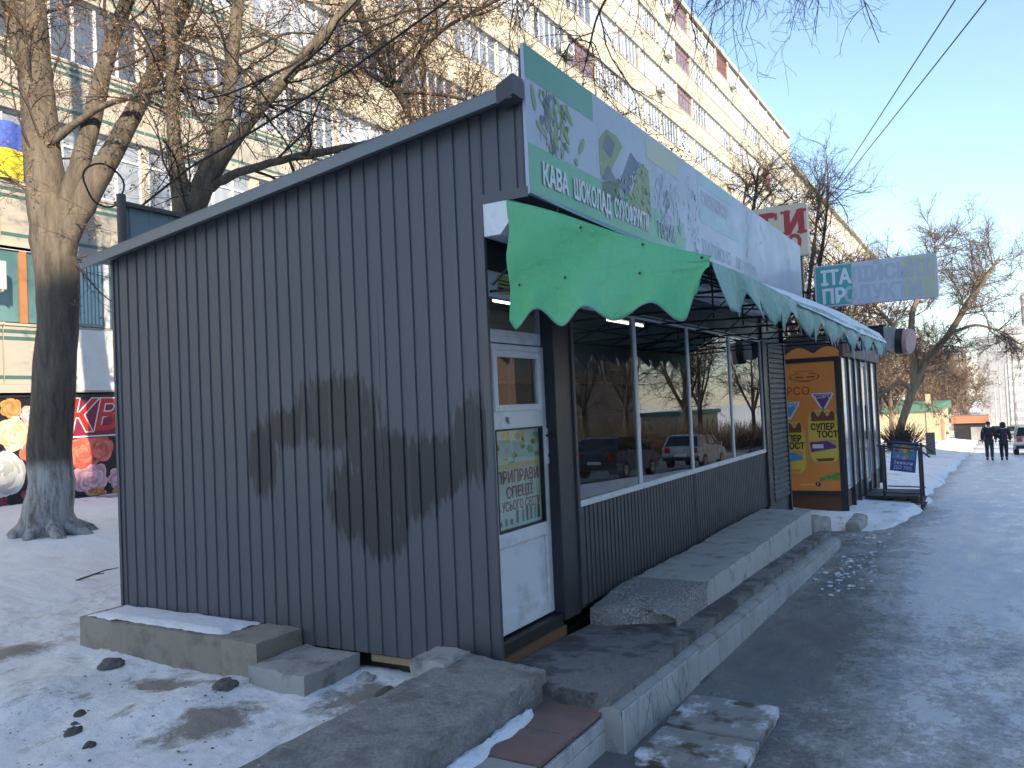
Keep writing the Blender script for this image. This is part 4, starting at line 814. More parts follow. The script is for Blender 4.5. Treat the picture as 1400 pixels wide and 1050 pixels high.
def triangle(x, y, s, c, word):
    sh.poly([(x-s, y+s*.75), (x+s, y+s*.75), (x+s*1.05, y+s*.6), (x+.02, y-s), (x-.02, y-s), (x-s*1.05, y+s*.6)], 'print_white', 2); sh.poly([(x-s*.88, y+s*.66), (x+s*.88, y+s*.66), (x, y-s*.88)], c, 3); sh.text(word, x, y+s*.22, s*.52, 'print_white', 4, .01, align='CENTER')
triangle(.235, 1.46, .18, 'ad_purple', 'СОРТ'); triangle(-.35, 1.32, .18, 'ad_blue', 'СОРТ')
sh.text('РСО', -.40, 1.58, .2, 'ad_red', 2, .01)
def bread(x, y, s, c1, cs):
    n = 24; body = [(x+s*.36*math.copysign(abs(math.cos(a))**.5, math.cos(a)), y+s*.66*math.copysign(abs(math.sin(a))**.5, math.sin(a))) for a in [2*math.pi*i/n for i in range(n)]]
    sh.poly([(px+(px-x)*.06, py+(py-y)*.04) for px, py in body], 'ad_tan', 2); sh.poly(body, 'ad_yellow', 3)
    sh.rect(x-s*.28, x+s*.28, y+s*.38, y+s*.58, 'ad_brown', 4)
    for k in range(5): sh.ell(x-s*.22+k*s*.11, y+s*.56, s*.05, s*.07, 'ad_tan' if k % 2 else 'ad_brown', 5, 10)
    sh.text('СУПЕР', x-s*.30, y+s*.16, s*.22, 'print_black', 6, 0, xs=.78, heavy=.035); sh.text('ТОСТ', x-s*.16, y-s*.03, s*.22, 'print_black', 6, 0, xs=.82, heavy=.035)
    sh.poly([(x-s*.34, y-s*.14), (x+s*.30, y-s*.1), (x+s*.28, y-s*.30), (x-s*.32, y-s*.40)], c1, 4); sh.poly([(x+.0, y-s*.08), (x+s*.32, y-s*.1), (x+s*.28, y-s*.24)], 'ad_tan', 5); sh.rect(x-s*.28, x-s*.02, y-s*.30, y-s*.2, 'print_white', 5)
    sh.poly([(x-s*.22, y-s*.56), (x+s*.24, y-s*.54), (x+s*.18, y-s*.62), (x-s*.16, y-s*.63)], cs, 5)
bread(.22, .82, .72, 'ad_purple', 'ad_brown'); bread(-.36, .62, .72, 'ad_blue', 'ad_orange')
for k in range(14): sh.ell(.28+rng.uniform(-.15, .15), .10+rng.uniform(-.05, .05), .05, .035, 'ad_green' if k % 3 else 'print_leaf', 3+k*.05, 9, wob=.25)
sh.text('kulinichi.ua', -.28, -.075, .075, 'print_white', 2, .004) if 0 else sh.rect(-.22, .0, -.06, -.035, 'ad_yellow', 2)
sh.ell(.08, -.04, .045, .045, 'print_black', 2, 18); sh.text('f', .065, -.07, .085, 'print_white', 3, .01); sh.ell(.20, -.04, .045, .045, 'ad_tan', 2, 18)
sh.mb.build('advert', Q, kind='stuff')
# round light box on a bracket, above the second kiosk
t = thing('lamp_box_sign', (12, -.6, 2.6), 'dark boxed bracket ending in a round pink light box above the far kiosk', 'sign')
MB().box(11.98, 12.3, -1.20, -.55, 2.36, 2.80, 'jacket_navy').build('bracket_box', t); MB().box(11.99, 12.28, -1.40, -1.2, 2.33, 2.76, 'lamp_metal').build('bracket_box', t)
mb = MB(); mb.tube([(12.14, -1.4, 2.49), (12.13, -1.52, 2.48)], .235, 'black', 24); mb.build('drum', t); mb = MB(); mb.tube([(12.13, -1.52, 2.48), (12.09, -1.64, 2.465)], .225, 'ad_tan', 24); mb.mats[0] = 'rose_blush_b'; mb.build('light_disc', t)
# lettered light boxes
def light_box(name, x, y0, y1, z0, z1, th, face, label):
    t = thing(name, (x, (y0+y1)/2, z0), label, 'sign'); mb = MB(); r = .05
    pr = []
    for cx, cz, a0 in ((y1-r, z1-r, 0), (y0+r, z1-r, 90), (y0+r, z0+r, 180), (y1-r, z0+r, 270)):
        for k in range(5): a = R(a0+k*22.5); pr.append((cx+r*math.cos(a), cz+r*math.sin(a)))
    mb.prism(pr, 'x', x, x+th, 'cream_sign' if face == 'cream_sign' else 'lilac'); mb.build('case', t)
    mb = MB(); q = [(y+(.02 if y < (y0+y1)/2 else -.02), z+(.02 if z < (z0+z1)/2 else -.02)) for y, z in pr]; mb.prism(q, 'x', x-.006, x+.002, face); mb.build('face', t); return t
t = light_box('projecting_sign', 8.98, -2.27, -.55, 2.93, 3.58, .14, 'lilac', 'projecting light box with half peeled teal lettering reaching over the pavement')
sh = Sheet((8.973, 0, 0), (0, -1, 0), (0, 0, 1))
sh.poly([(.575, 2.95), (1.09, 2.95), (1.09, 3.08), (1.11, 3.2), (1.09, 3.33), (1.10, 3.56), (.575, 3.56)], 'teal', 0)
sh.rect(1.8, 2.24, 2.96, 3.55, 'strip_yellow', -.3)
sh.text('ІТА', .65, 3.27, .31, 'print_white', 5, 0, xs=.80, heavy=.035); sh.text('ПР', .65, 2.98, .31, 'print_white', 5, 0, xs=.82, heavy=.035)
px_ = 1.075
for k, ch in enumerate('ЛІЙСЬКІ'):
    v_, _f = text2d(ch, .31, xs=.80); wd = max(p[0] for p in v_); lo_ = min(p[0] for p in v_)
    sh.text(ch, px_-lo_, 3.27, .31, 'letter_line', 1+.013*k, 0, xs=.80, heavy=.045); sh.text(ch, px_-lo_, 3.27, .31, 'sign_white', 2.6+.013*k, 0, xs=.80, heavy=.025); px_ += wd-lo_+.035
px_ = .985
for k, ch in enumerate('ОДУКТИ'):
    v_, _f = text2d(ch, .31, xs=.80); wd = max(p[0] for p in v_); lo_ = min(p[0] for p in v_)
    sh.text(ch, px_-lo_, 2.98, .31, 'letter_line', 1+.013*k, 0, xs=.80, heavy=.042); sh.text(ch, px_-lo_, 2.98, .31, 'print_pale', 2.6+.013*k, 0, xs=.80, heavy=.026); px_ += wd-lo_+.03
sh.mb.build('lettering', t)
MB().tube([(9.05, -.6, 3.2), (9.05, -.3, 3.2)], .02, 'black', 6).build('bracket', t)
t = light_box('roof_sign', 10.5, -.22, 1.75, 4.03, 4.96, .2, 'cream_sign', 'cream light box with heavy red letters standing on the roof behind the signboard')
sh = Sheet((10.492, 0, 0), (0, -1, 0), (0, 0, 1))
def slab(word, x, y, s, xs): sh.text(word, x, y, s, 'sign_red', 2, 0, xs=xs, heavy=.055)
slab('Т', -.65, 4.44, .54, .92); slab('И', -.18, 4.44, .54, .92); slab('ВО', -.34, 4.16, .34, .95)
for x in (-.215, .085, -.125, .175): pass
for cx in (-.135, .135):
    for z in (4.425, 4.80): sh.rect(cx-.085, cx+.085, z, z+.05, 'sign_red', 3.4)
sh.rect(-.56, -.38, 4.425, 4.475, 'sign_red', 3.4); sh.rect(-.66, -.61, 4.72, 4.84, 'sign_red', 3.4); sh.rect(-.33, -.28, 4.72, 4.84, 'sign_red', 3.4)
sh.mb.build('lettering', t)
for y in (-.1, 1.5): MB().box(10.56, 10.62, y, y+.06, 2.62, 4.03, 'post_paint').build('post', t)
# porch with rails and sale board
t = thing('porch', (13.4, -1.1, -.75), 'small metal porch with handrails and steps beside the glass fronted kiosk', 'porch')
MB().box(12.95, 14.2, -1.55, -.6, -.50, -.46, 'black').build('deck', t)
for k in range(2): MB().box(12.9, 14.25, -1.62-.16*0, -.9, -.62-.12*k, -.60-.12*k, 'brown_pipe').build('tread', t)
for (x, y) in ((13.0, -.95), (13.0, -1.6), (14.2, -.86), (14.2, -1.56)): MB().tube([(x, y, -.85), (x, y, .48)], .022, 'post_paint', 6).build('rail_post', t)
for x in (13.0, 14.2):
    MB().tube([(x, -.86, .52), (x, -1.60, .43), (x, -1.78, .28)], .02, 'post_paint', 6).build('handrail', t); MB().tube([(x, -.90, -.40), (x, -1.6, -.42)], .014, 'post_paint', 6).build('handrail', t)
t = thing('sale_board', (14.25, -1.25, .1), 'blue sale board with bright picture hanging on the porch rail', 'sign')
MB().box(14.24, 14.27, -1.62, -1.02, -.15, .62, 'sale_blue').build('board', t)
sh = Sheet((14.236, 0, 0), (0, -1, 0), (0, 0, 1))
sh.rect(1.06, 1.58, .17, .58, 'ad_blue')
for k in range(22): sh.ell(rng.uniform(1.12, 1.52), rng.uniform(.2, .54), rng.uniform(.03, .07), rng.uniform(.03, .07), ['ad_green', 'ad_red', 'ad_orange', 'rose_pink_a', 'teal', 'ad_yellow'][k % 6], 2+.05*k, 9, wob=.2)
sh.text('Знижки', 1.32, .04, .125, 'print_white', 2, .006, align='CENTER'); sh.text('ДО 70%', 1.32, -.09, .125, 'print_white', 2, .006, align='CENTER'); sh.mb.build('print', t, kind='stuff'); t.scale = (.8, .8, .8); t.rotation_euler = (R(7), 0, 0); t.location.y += .10
# ------------------------------------------------------------------ apartment block behind
FY = 14.0; PER = 2.87; BW = 3.34; N0 = -8.9
A = thing('apartment_building', (0, FY, 0), 'long cream panel apartment block with rows of glazed balconies behind the kiosk', 'building')
XA0, XA1 = N0-BW, 84.6
MB().box(XA0, XA1, FY+.55, FY+12, -8, 28.55, 'cream').build('wall', A)
MB().box(XA0-.2, XA1+.2, FY-.12, FY+12.2, 28.42, 28.78, 'slab_grey').build('roof', A)
def bay_frame(wd, h, n, mt, tr):
    mb = MB(); mb.box(0, wd, .0, .07, 0, .07, mt); mb.box(0, wd, .0, .07, h-.07, h, mt)
    for i in range(n+1):
        x = (wd-.06)*i/n; mb.box(x, x+.06, .002, .068, .07, h-.07, mt)
    if tr: mb.box(.06, wd-.06, .006, .06, h*tr, h*tr+.05, mt)
    return mb
WH = PER-1.25-.13
def first(mb, name, parent, loc):
    o = mb.build(name); o.parent = parent; o.location = loc; return o
variants = []
for (n, mt, tr, pm) in ((6, 'win_white', 0, 'pane_blue'), (5, 'win_white', .68, 'pane_blue'), (8, 'win_white', 0, 'pane_blue'), (4, 'win_white', 0, 'pane_blue'), (5, 'win_wood', .7, 'pane_purple'), (9, 'ad_brown', 0, 'pane_purple')):
    wd = BW-.14; f = bay_frame(wd, WH, n, mt, tr); p = MB(); p.box(.03, wd-.03, .035, .041, .04, WH-.04, pm); variants.append((f, p))
proto = {}
def put(kind, name, mb_, parent, loc):
    key = (kind, name)
    if key not in proto: o = mb_.build(name); proto[key] = o.data
    else: o = bpy.data.objects.new(name, proto[key]); COL.objects.link(o)
    o.parent = parent; o.location = loc; return o
rb = random.Random(11)
pp = MB(); pp.box(.0, BW-.03, -.06, .10, .04, 1.21, 'cream'); pp.box(.0, BW-.03, -.09, .12, 1.211, 1.26, 'slab_grey')
pc = MB(); pc.box(.0, BW-.03, -.06, .10, .04, 1.21, 'tile_cream')
for z in (.14, .92, 1.06): pc.box(.0, BW-.03, -.063, -.05, z, z+.075, 'tile_green')
pc.box(.0, BW-.03, -.09, .12, 1.211, 1.26, 'slab_grey')
for k in range(12): pc.box(.28*k+.1, .28*k+.106, -.0625, -.05, .22, .9, 'slab_grey')
nb = int(round((XA1-N0)/BW))
for j in range(9):
    z0 = 2.45+PER*j
    MB().box(XA0, XA1, FY-.10, FY+.56, z0-.13, z0+.035, 'slab_grey').build('floor_slab', A)
    for i in range(nb):
        x = N0+BW*i
        put('pc' if x < 12 else 'pp', 'parapet_panel', pc if x < 12 else pp, A, (x, 0, z0))
        v = rb.choice([0, 0, 1, 2, 2, 3, 0, 1])
        if i == 12 and j == 5: v = 4
        if i == 17 and j in (7, 8, 6): v = 4
        if rb.random() < .03: v = 5
        if i >= 15 and j == 4 and i < 18: v = 5
        f = put(v, 'window_frame', variants[v][0], A, (x+.07, .02, z0+1.26)); put(v, 'pane', variants[v][1], f, (0, 0, 0))
for i in range(0, nb+1):
    MB().box(N0+BW*i-.09 if i % 3 else N0+BW*i-.16, N0+BW*i+.05 if i % 3 else N0+BW*i+.13, FY-.03, FY+.56, 2.45, 28.42, 'cream').build('pier', A)
MB().box(-.0, 3.4, FY+.05, FY+.2, -.2, 2.32, 'tile_grey').build('ground_floor_wall', A); MB().box(7.55, XA1, FY+.05, FY+.2, -7, 2.32, 'tile_grey').build('ground_floor_wall', A); MB().box(XA0, 0, FY+.05, FY+.2, -1, 2.32, 'tile_grey').build('ground_floor_wall', A)
# first bays behind the big tree: wood framed teal window, white painted panel
MB().box(5.95, 7.4, FY-.11, FY-.07, 2.36, 3.66, 'flag_white').build('painted_panel', A)
for i, x in enumerate((30.3, 43.6, 45.4, 46.0, 61.2, 58.9, 3.52)):
    z = (18.2, 20.6, 23.4, 26.3, 26.4, 17.8, 4.3)[i]
    t = thing('air_conditioner', (x, FY-.1, z), ('white air conditioner on the block wall beside the brown wooden bay', 'white air conditioner low on the block between two parapets', 'white air conditioner at mid height of the block', 'white air conditioner on the top floors nearest the roof edge', 'white air conditioner far along the top floor', 'white air conditioner far along the block above the bushes', 'white air conditioner box by the wood framed window behind the big tree')[i], 'air conditioner', 'air conditioners on the block')
    MB().box(x, x+.8, FY-.48, FY-.14, z, z+.56, 'ac_white').build('case', t, bevel=.02); mb = MB(); mb.disc((x+.3, FY-.484, z+.28), .21, 'print_grey', n=18); mb.build('fan_grille', t); mb = MB(); mb.box(x+.05, x+.08, FY-.48, FY-.1, z-.04, z, 'slab_grey'); mb.box(x+.7, x+.73, FY-.48, FY-.1, z-.04, z, 'slab_grey'); mb.build('bracket', t)
t = thing('balcony_flag', (4.1, FY-.15, 6.9), 'blue and yellow flag hung from a balcony behind the big tree', 'flag')
for (za, zb_, c) in ((6.60, 7.2, 'cloth_yellow'), (7.2, 7.75, 'cloth_blue')):
    mb = MB(); nx = 24; V = []
    for i in range(nx):
        for z in (za, zb_): V.append((3.1+1.8*i/(nx-1), FY-.16+.05*math.sin(i*.9), z))
    mb.add(V, [(2*i, 2*i+2, 2*i+3, 2*i+1) for i in range(nx-1)], c, True); mb.build('cloth', t)
# second, lower section further on
B = thing('apartment_building', (110, FY, 0), 'further lower section of the panel block beyond the roof step', 'building')
MB().box(84.9, 165, FY+.4, FY+12, -10, 25.9, 'cream').build('wall', B); MB().box(84.8, 165.2, FY-.1, FY+12.2, 25.9, 26.25, 'slab_grey').build('roof', B)
f2 = MB(); bw2 = 6.6
for k in range(9): f2.box(.12+k*.79, .20+k*.79, 0, .1, 0, 1.6, 'win_white')
f2.box(.1, bw2-.1, .0, .09, .0, .1, 'win_white'); f2.box(.1, bw2-.1, .0, .09, 1.5, 1.6, 'win_white'); g2 = MB(); g2.box(.12, bw2-.12, .05, .06, .05, 1.55, 'pane_blue'); p2 = MB(); p2.box(0, bw2-.05, -.1, .4, 0, 1.2, 'cream')
for j in range(8):
    for i in range(12):
        loc = (85.2-110+bw2*i, .15, .9+2.87*j+.0); put('p2', 'parapet_panel', p2, B, loc); f = put('f2', 'window_frame', f2, B, (loc[0], loc[1], loc[2]+1.22)); put('g2', 'pane', g2, f, (0, 0, 0))
# block across the street; its shade lies over the kiosk
E_ = thing('apartment_building', (-30, -41, 0), 'nine storey panel block on the other side of the street', 'building')
MB().box(-110, 11.5, -47, -35, -2, 29.6, 'dist_white').build('wall', E_); MB().box(-110.2, 11.7, -47.2, -34.8, 29.6, 29.9, 'slab_grey').build('roof', E_)
for j in range(9): MB().box(-109, 11, -34.99, -34.9, 1.4+3.05*j, 2.9+3.05*j, 'dist_glass').build('window_band', E_)
# flower shop front
t = thing('shop_banner', (5, FY-.07, 0), 'flower shop banner with printed roses and red letters behind the big tree', 'banner')
MB().box(2.6, 7.32, FY-.07, FY-.02, .10, 2.22, 'rose_dark').build('panel', t)
sh = Sheet((0, FY-.072, 0), (1, 0, 0), (0, 0, 1))
def rose(cx, cz, r, col, sq=1.0, l0=1):
    for k in range(7):
        rr = r*(1-.135*k); npet = 6-k//2; a0 = rs.uniform(0, 6.28)
        for q in range(npet):
            a = a0+q*2*math.pi/npet; c = 'rose_%s_%s' % (col, 'abc'[(q+k*2) % 3]); d = rr*.42
            sh.ell(cx+d*math.cos(a), cz+d*math.sin(a)*sq, rr*.60, rr*.50*sq, c, l0+k*.4+q*.05, 14, rot=a+.5, wob=.06, k=3, ph=a)
    sh.ell(cx, cz, r*.1, r*.1, 'rose_%s_b' % col, l0+4, 10)
for args in ((4.61, 1.50, .36, 'cream'), (4.40, .72, .42, 'white', 1.2), (5.02, 1.15, .34, 'coral'), (6.02, 1.02, .40, 'coral'), (6.42, 1.10, .32, 'coral'), (6.18, .48, .42, 'pink', .85), (6.82, .42, .25, 'pink'), (4.55, 2.02, .22, 'orange'), (5.0, .2, .34, 'crimson', .7), (4.2, .12, .3, 'crimson', .6), (4.95, 1.85, .24, 'blush'), (5.5, .7, .3, 'white'), (3.8, 1.4, .4, 'pink'), (3.6, .6, .4, 'coral'), (3.3, 1.9, .3, 'cream'), (6.9, .18, .25, 'orange', .6), (6.3, .16, .25, 'orange', .5)): rose(*args)
sh.rect(5.55, 7.30, 1.34, 2.16, 'rose_crimson_b', 5); sh.text('КВ', 5.62, 1.50, .92, 'flag_white', 6, .045, .25); sh.text('КВ', 5.62, 1.50, .92, 'letter_red', 7, .018, .25)
sh.rect(5.6, 7.28, 1.36, 1.39, 'flag_white', 6); sh.mb.build('print', t, kind='stuff')
MB().box(2.5, 7.4, FY-.10, FY-.01, 2.222, 2.27, 'black').build('frame_rail', t); MB().box(2.5, 7.4, FY-.09, FY-.01, .0, .098, 'black').build('frame_rail', t); MB().box(7.33, 7.38, FY-.10, FY-.01, .1, 2.22, 'white_board').build('frame_rail', t)
o = MB().box(-2, 9, FY-.85, FY-.11, -.6, .085, 'concrete').build('plinth_walk'); tag(o, 'narrow concrete walk along the foot of the flower shop', 'walkway')
t = thing('shop_window', (4.8, FY-.1, 3.7), 'teal glazed window with an orange wooden post behind the big tree', 'window')
MB().box(3.1, 5.7, FY-.05, FY-.03, 3.74, 5.18, 'pane_teal').build('pane', t); MB().box(4.78, 4.92, FY-.10, FY-.052, 3.72, 5.18, 'orange_wood').build('post', t); MB().box(3.0, 5.8, FY-.10, FY-.03, 5.181, 5.25, 'win_white').build('head', t)
t = thing('shop_window', (6.5, FY-.1, 3.7), 'pale curtained window with white posts between the big tree and the kiosk', 'window')
MB().box(5.95, 7.3, FY-.05, FY-.03, 3.74, 5.18, 'pane_teal').build('pane', t); MB().box(6.62, 6.72, FY-.10, FY-.052, 3.72, 5.18, 'win_white').build('post', t); MB().box(5.88, 5.95, FY-.10, FY-.03, 3.72, 5.18, 'win_white').build('post', t)
for k in range(7): MB().box(6.0+k*.085, 6.05+k*.085, FY-.056, FY-.051, 3.8, 5.1, 'teal_faint').build('curtain_fold', t)

# ------------------------------------------------------------------ trees
def rvec(rr): 
    v = Vector((rr.gauss(0, 1), rr.gauss(0, 1), rr.gauss(0, 1))); return v.normalized()
def sub_branch(rr, p, d, L, r0, n, droop, wig):
    pts = [np.array(p)]; d = Vector(d); q = Vector(p)
    for i in range(n):
        d = (d+rvec(rr)*wig+Vector((0, 0, droop))).normalized(); q = q+d*(L/n); pts.append(np.array(q))
    return np.array(pts), np.linspace(r0, r0*.35, n+1), d
def make_tree(name, loc, label, limbs, bark, twig, spec, seed, group=None, seeds=None, trunk_sides=14, start=.3, cat='tree', main=1, tsides=4):
    """limbs: list of [(x,y,z,r)...]; spec: per level (count per metre or count, length, droop, wiggle)"""
    rr = random.Random(seed); t = thing(name, loc, label, cat, group)
    lim = []
    for k, L in enumerate(limbs):
        P = np.array(L, float); n = max(10, len(P)*5); s = np.linspace(0, len(P)-1, n); 
        C = np.stack([np.interp(s, range(len(P)), P[:, c]) for c in range(4)], 1)
        for _ in range(3): C[1:-1] = (C[:-2]+C[1:-1]*2+C[2:])/4
        C[1:-1, :3] += np.array([[rr.gauss(0, 1) for _ in range(3)] for _ in range(n-2)])*C[1:-1, 3:4]*(.03 if C[0, 3] > .12 else .10)
        lim.append((C[:, :3], C[:, 3]))
        v, f = tube_arrays(C[:, :3], C[:, 3], trunk_sides if C[0, 3] > .05 else 8); mb = MB(); sd_ = trunk_sides if C[0, 3] > .05 else 8
        ctr = np.repeat(C[:, :3], sd_, 0); off = v-ctr; nn = 1+.16*fbm(v[:, 2]*.9+v[:, 0]*5, v[:, 1]*5-v[:, 0]*2, 4, seed+k)+.10*fbm(v[:, 2]*2.5, v[:, 1]*22+v[:, 0]*22, 3, seed+k); v = ctr+off*nn[:, None]
        mb.add(v, f+[tuple(range((n-1)*sd_, n*sd_))], bark, True); mb.build('trunk' if k < main else 'limb', t)
    level = [(p, r) for p, r in lim]; out = []; ends = []
    for li, (cnt, Lm, droop, wig, rad, npt) in enumerate(spec):
        nxt = []
        for (P, Rr) in level:
            plen = float(np.linalg.norm(np.diff(P, axis=0), axis=1).sum()); k = cnt*plen if li == 0 else cnt*plen/max(.3, Lm_prev)
            k = int(k)+(rr.random() < k-int(k))
            for _ in range(k):
                u = rr.uniform(start if li == 0 else .12, 1)*(len(P)-1); i = min(int(u), len(P)-2); f = u-i; p = P[i]*(1-f)+P[i+1]*f; td = Vector(P[i+1]-P[i]).normalized()
                d = (td*rr.uniform(.4, 1.0)+rvec(rr)*.8).normalized(); L = Lm*rr.uniform(.5, 1.3); r0 = min(rad*rr.uniform(.7, 1.3), float(Rr[i])*.8)
                pts, rs_, _d = sub_branch(rr, p, d, L, r0, npt, droop, wig); nxt.append((pts, rs_)); out.append((li, pts, rs_))
                if li >= len(spec)-2: ends.append(pts)
        Lm_prev = Lm; level = nxt
    thick = [(p, r) for l, p, r in out if r[0] > .012]; thin = [(p, np.maximum(r, .0022)) for l, p, r in out if r[0] <= .012]
    Vs = []; Fs = []; o = 0
    if thick: v, f = bulk_tubes(thick, 5 if tsides > 3 else 3); Vs.append(v); Fs.append(f); o = len(v)
    if thin: v, f = bulk_tubes(thin, 3); Vs.append(v); Fs.append(f+o)
    if Vs: np_mesh('crown', np.concatenate(Vs), np.concatenate(Fs), twig, t)
    if seeds and ends:
        num, size, smt = seeds; r2 = np.random.default_rng(seed); idx = r2.integers(0, len(ends), num//7); c = np.array([ends[i][r2.integers(1, len(ends[i]))] for i in idx])
        c = np.repeat(c, 7, 0)+r2.normal(0, .055, (len(idx)*7, 3))*np.array([1, 1, 1.3]); m = len(c)
        a = r2.normal(0, 1, (m, 3)); a /= np.linalg.norm(a, axis=1)[:, None]; b = r2.normal(0, 1, (m, 3)); b -= a*(a*b).sum(1)[:, None]; b /= np.linalg.norm(b, axis=1)[:, None]
        sz = size*r2.uniform(.6, 1.4, (m, 1)); V = np.stack([c-a*sz, c+b*sz*.38, c+a*sz, c-b*sz*.38], 1).reshape(-1, 3); F = np.arange(4*m).reshape(-1, 4); np_mesh('dry_seeds', V, F, smt, t, 'stuff', False)
    return t
big = [(2.4, 9.14, -0.15, 0.44), (2.4, 9.14, 0.07, 0.37), (2.41, 9.09, 0.47, 0.315), (2.43, 8.98, 1.85, 0.285), (2.47, 8.84, 3.13, 0.278), (2.44, 8.84, 4.09, 0.29), (2.37, 8.9, 5.16, 0.265), (2.32, 8.94, 6.23, 0.238), (2.28, 8.95, 7.19, 0.205), (2.25, 8.93, 8.47, 0.18), (2.19, 8.93, 10.18, 0.15), (2.1, 9.0, 12.5, 0.09)]
lA = [(2.44, 8.85, 3.5, .2), (2.5, 8.73, 4.3, .192), (2.67, 8.4, 4.92, .181), (2.84, 8.07, 5.49, .16), (3.03, 7.71, 6.17, .128), (3.19, 7.4, 6.79, .107), (3.37, 7.04, 7.52, .085), (3.53, 6.72, 8.36, .075), (3.69, 6.38, 9.52, .053), (3.8, 6.1, 11, .03)]
lB = [(2.46, 8.8, 4.3, .16), (2.5, 8.71, 4.72, .149), (2.62, 8.46, 5.35, .139), (2.73, 8.22, 6.19, .128), (2.84, 7.98, 7.14, .107), (2.97, 7.72, 7.77, .096), (3.1, 7.44, 8.72, .075), (3.2, 7.2, 10, .04)]
lC = [(2.35, 8.92, 5.6, .14), (2.32, 8.94, 6.12, .128), (2.2, 9.1, 6.99, .107), (2.1, 9.23, 7.74, .096), (1.98, 9.38, 8.71, .075), (1.8, 9.5, 10, .04)]
T1 = make_tree('bare_tree', (2.4, 9.14, 0), 'big bare tree with thick forked trunk and whitewashed foot left of the kiosk', [big, lA, lB, lC, [(2.3, 8.9, 5.6, .07), (2.6, 7.9, 6.15, .041), (2.96, 6.72, 6.29, .036), (3.42, 5.94, 6.09, .031), (3.67, 5.51, 5.87, .02)]], 'bark_wash', 'twig', [(2.3, 1.7, .02, .26, .022, 6), (7, .8, -.03, .32, .008, 5), (8, .45, -.06, .34, .0045, 4)], 5, seeds=(9000, .024, 'seed'), trunk_sides=22, start=.45)
mb = MB(); rr = random.Random(4)
for k in range(9):            # root flare
    a = k*.7+.2; x, y = 2.4+.30*math.cos(a), 9.14+.30*math.sin(a); L = rr.uniform(.25, .5); mb.tube([(x-.1*math.cos(a), y-.1*math.sin(a), .42), (x, y, .16), (x+L*.6*math.cos(a), y+L*.6*math.sin(a), .05), (x+L*math.cos(a+.2), y+L*math.sin(a+.2), -.06)], [.10, .12, .085, .03], 'bark_wash', 9)
mb.build('root', T1)
s0 = [(3.0, 6.68, -.1, .25), (2.99, 6.66, 2, .21), (2.99, 6.65, 3.07, .202), (2.98, 6.61, 4.17, .182), (2.95, 6.63, 4.53, .150), (2.88, 6.71, 5.39, .096), (2.87, 6.66, 6.4, .086), (2.85, 6.64, 7.41, .081), (2.85, 6.6, 8.32, .071), (2.81, 6.6, 9.43, .05), (2.8, 6.6, 10.5, .02)]
s1 = [(2.99, 6.62, 4.0, .16), (2.99, 6.58, 4.48, .155), (3.14, 6.28, 5.12, .116), (3.25, 6.05, 5.86, .091), (3.29, 5.91, 6.76, .086), (3.34, 5.77, 7.77, .071), (3.42, 5.58, 8.87, .05), (3.5, 5.4, 10, .02)]
s2 = [(3.0, 6.58, 4.2, .14), (3.04, 6.48, 4.59, .131), (3.25, 6.08, 5.31, .091), (3.55, 5.51, 6.04, .081), (3.85, 4.95, 6.71, .071), (4.13, 4.44, 7.29, .066), (4.4, 3.93, 7.87, .055), (4.7, 3.35, 8.85, .04), (5, 2.8, 9.6, .02)]
s3 = [(3.02, 6.52, 4.4, .09), (3.06, 6.44, 4.69, .071), (3.27, 6.05, 4.97, .061), (3.7, 5.3, 5.17, .05), (4.21, 4.42, 5.31, .04), (4.61, 3.71, 5.52, .03), (5.1, 2.9, 5.6, .015)]
T2 = make_tree('bare_tree', (3, 6.68, 0), 'bare tree forking low into several stems just behind the kiosk roof', [s0, s1, s2, s3], 'bark', 'twig_dark', [(2.6, 1.8, .0, .28, .020, 6), (8, .85, -.03, .33, .008, 5), (9, .45, -.06, .35, .0045, 4)], 6, seeds=(17000, .024, 'seed'), start=.34, trunk_sides=16)
d3 = [(7.9, 4.6, -.3, .11), (7.75, 4.65, 2.5, .09), (7.65, 4.76, 3.62, .08), (7.4, 5.1, 5.05, .077), (7.11, 5.52, 6.36, .071), (6.87, 5.9, 7.28, .071), (6.67, 6.19, 8.06, .077), (6.51, 6.43, 8.85, .08), (6.41, 6.54, 9.88, .07), (6.38, 6.51, 11.42, .05), (6.3, 6.4, 13, .02)]
d4 = [(6.87, 5.9, 7.3, .045), (7.25, 5.18, 8.27, .038), (7.89, 4.04, 8.85, .026), (8.5, 3.2, 9.1, .012)]
d5 = [(6.9, 5.85, 7.21, .038), (7.38, 5.02, 7.1, .032), (7.9, 4.15, 6.67, .019), (8.4, 3.4, 6.2, .010)]
T3 = make_tree('bare_tree', (7.9, 4.6, 0), 'slim dark leaning tree behind the middle of the kiosk roof', [d3, d4, d5], 'bark_dark', 'twig_dark', [(2.6, 2.0, -.02, .28, .018, 6), (9, 1.0, -.04, .33, .008, 5), (9, .48, -.06, .35, .0045, 4)], 7, seeds=(22000, .026, 'seed'), start=.3, trunk_sides=12)
t4 = [(9.6, 7.5, -.4, .14), (9.6, 7.4, 3, .11), (9.7, 7.3, 6, .08), (9.6, 7.2, 8.5, .05), (9.4, 7.1, 11, .02)]
make_tree('bare_tree', (9.6, 7.5, 0), 'bare tree with rusty seed clusters behind the kiosk sign end', [t4, [(9.65, 7.3, 4.6, .06), (9.0, 6.7, 6.2, .04), (8.3, 6.3, 7.6, .02)]], 'bark', 'twig', [(3, 1.9, .0, .28, .018, 6), (8, .95, -.03, .33, .008, 5), (7, .45, -.06, .35, .0042, 4)], 8, seeds=(18000, .026, 'seed'), start=.3, trunk_sides=10)
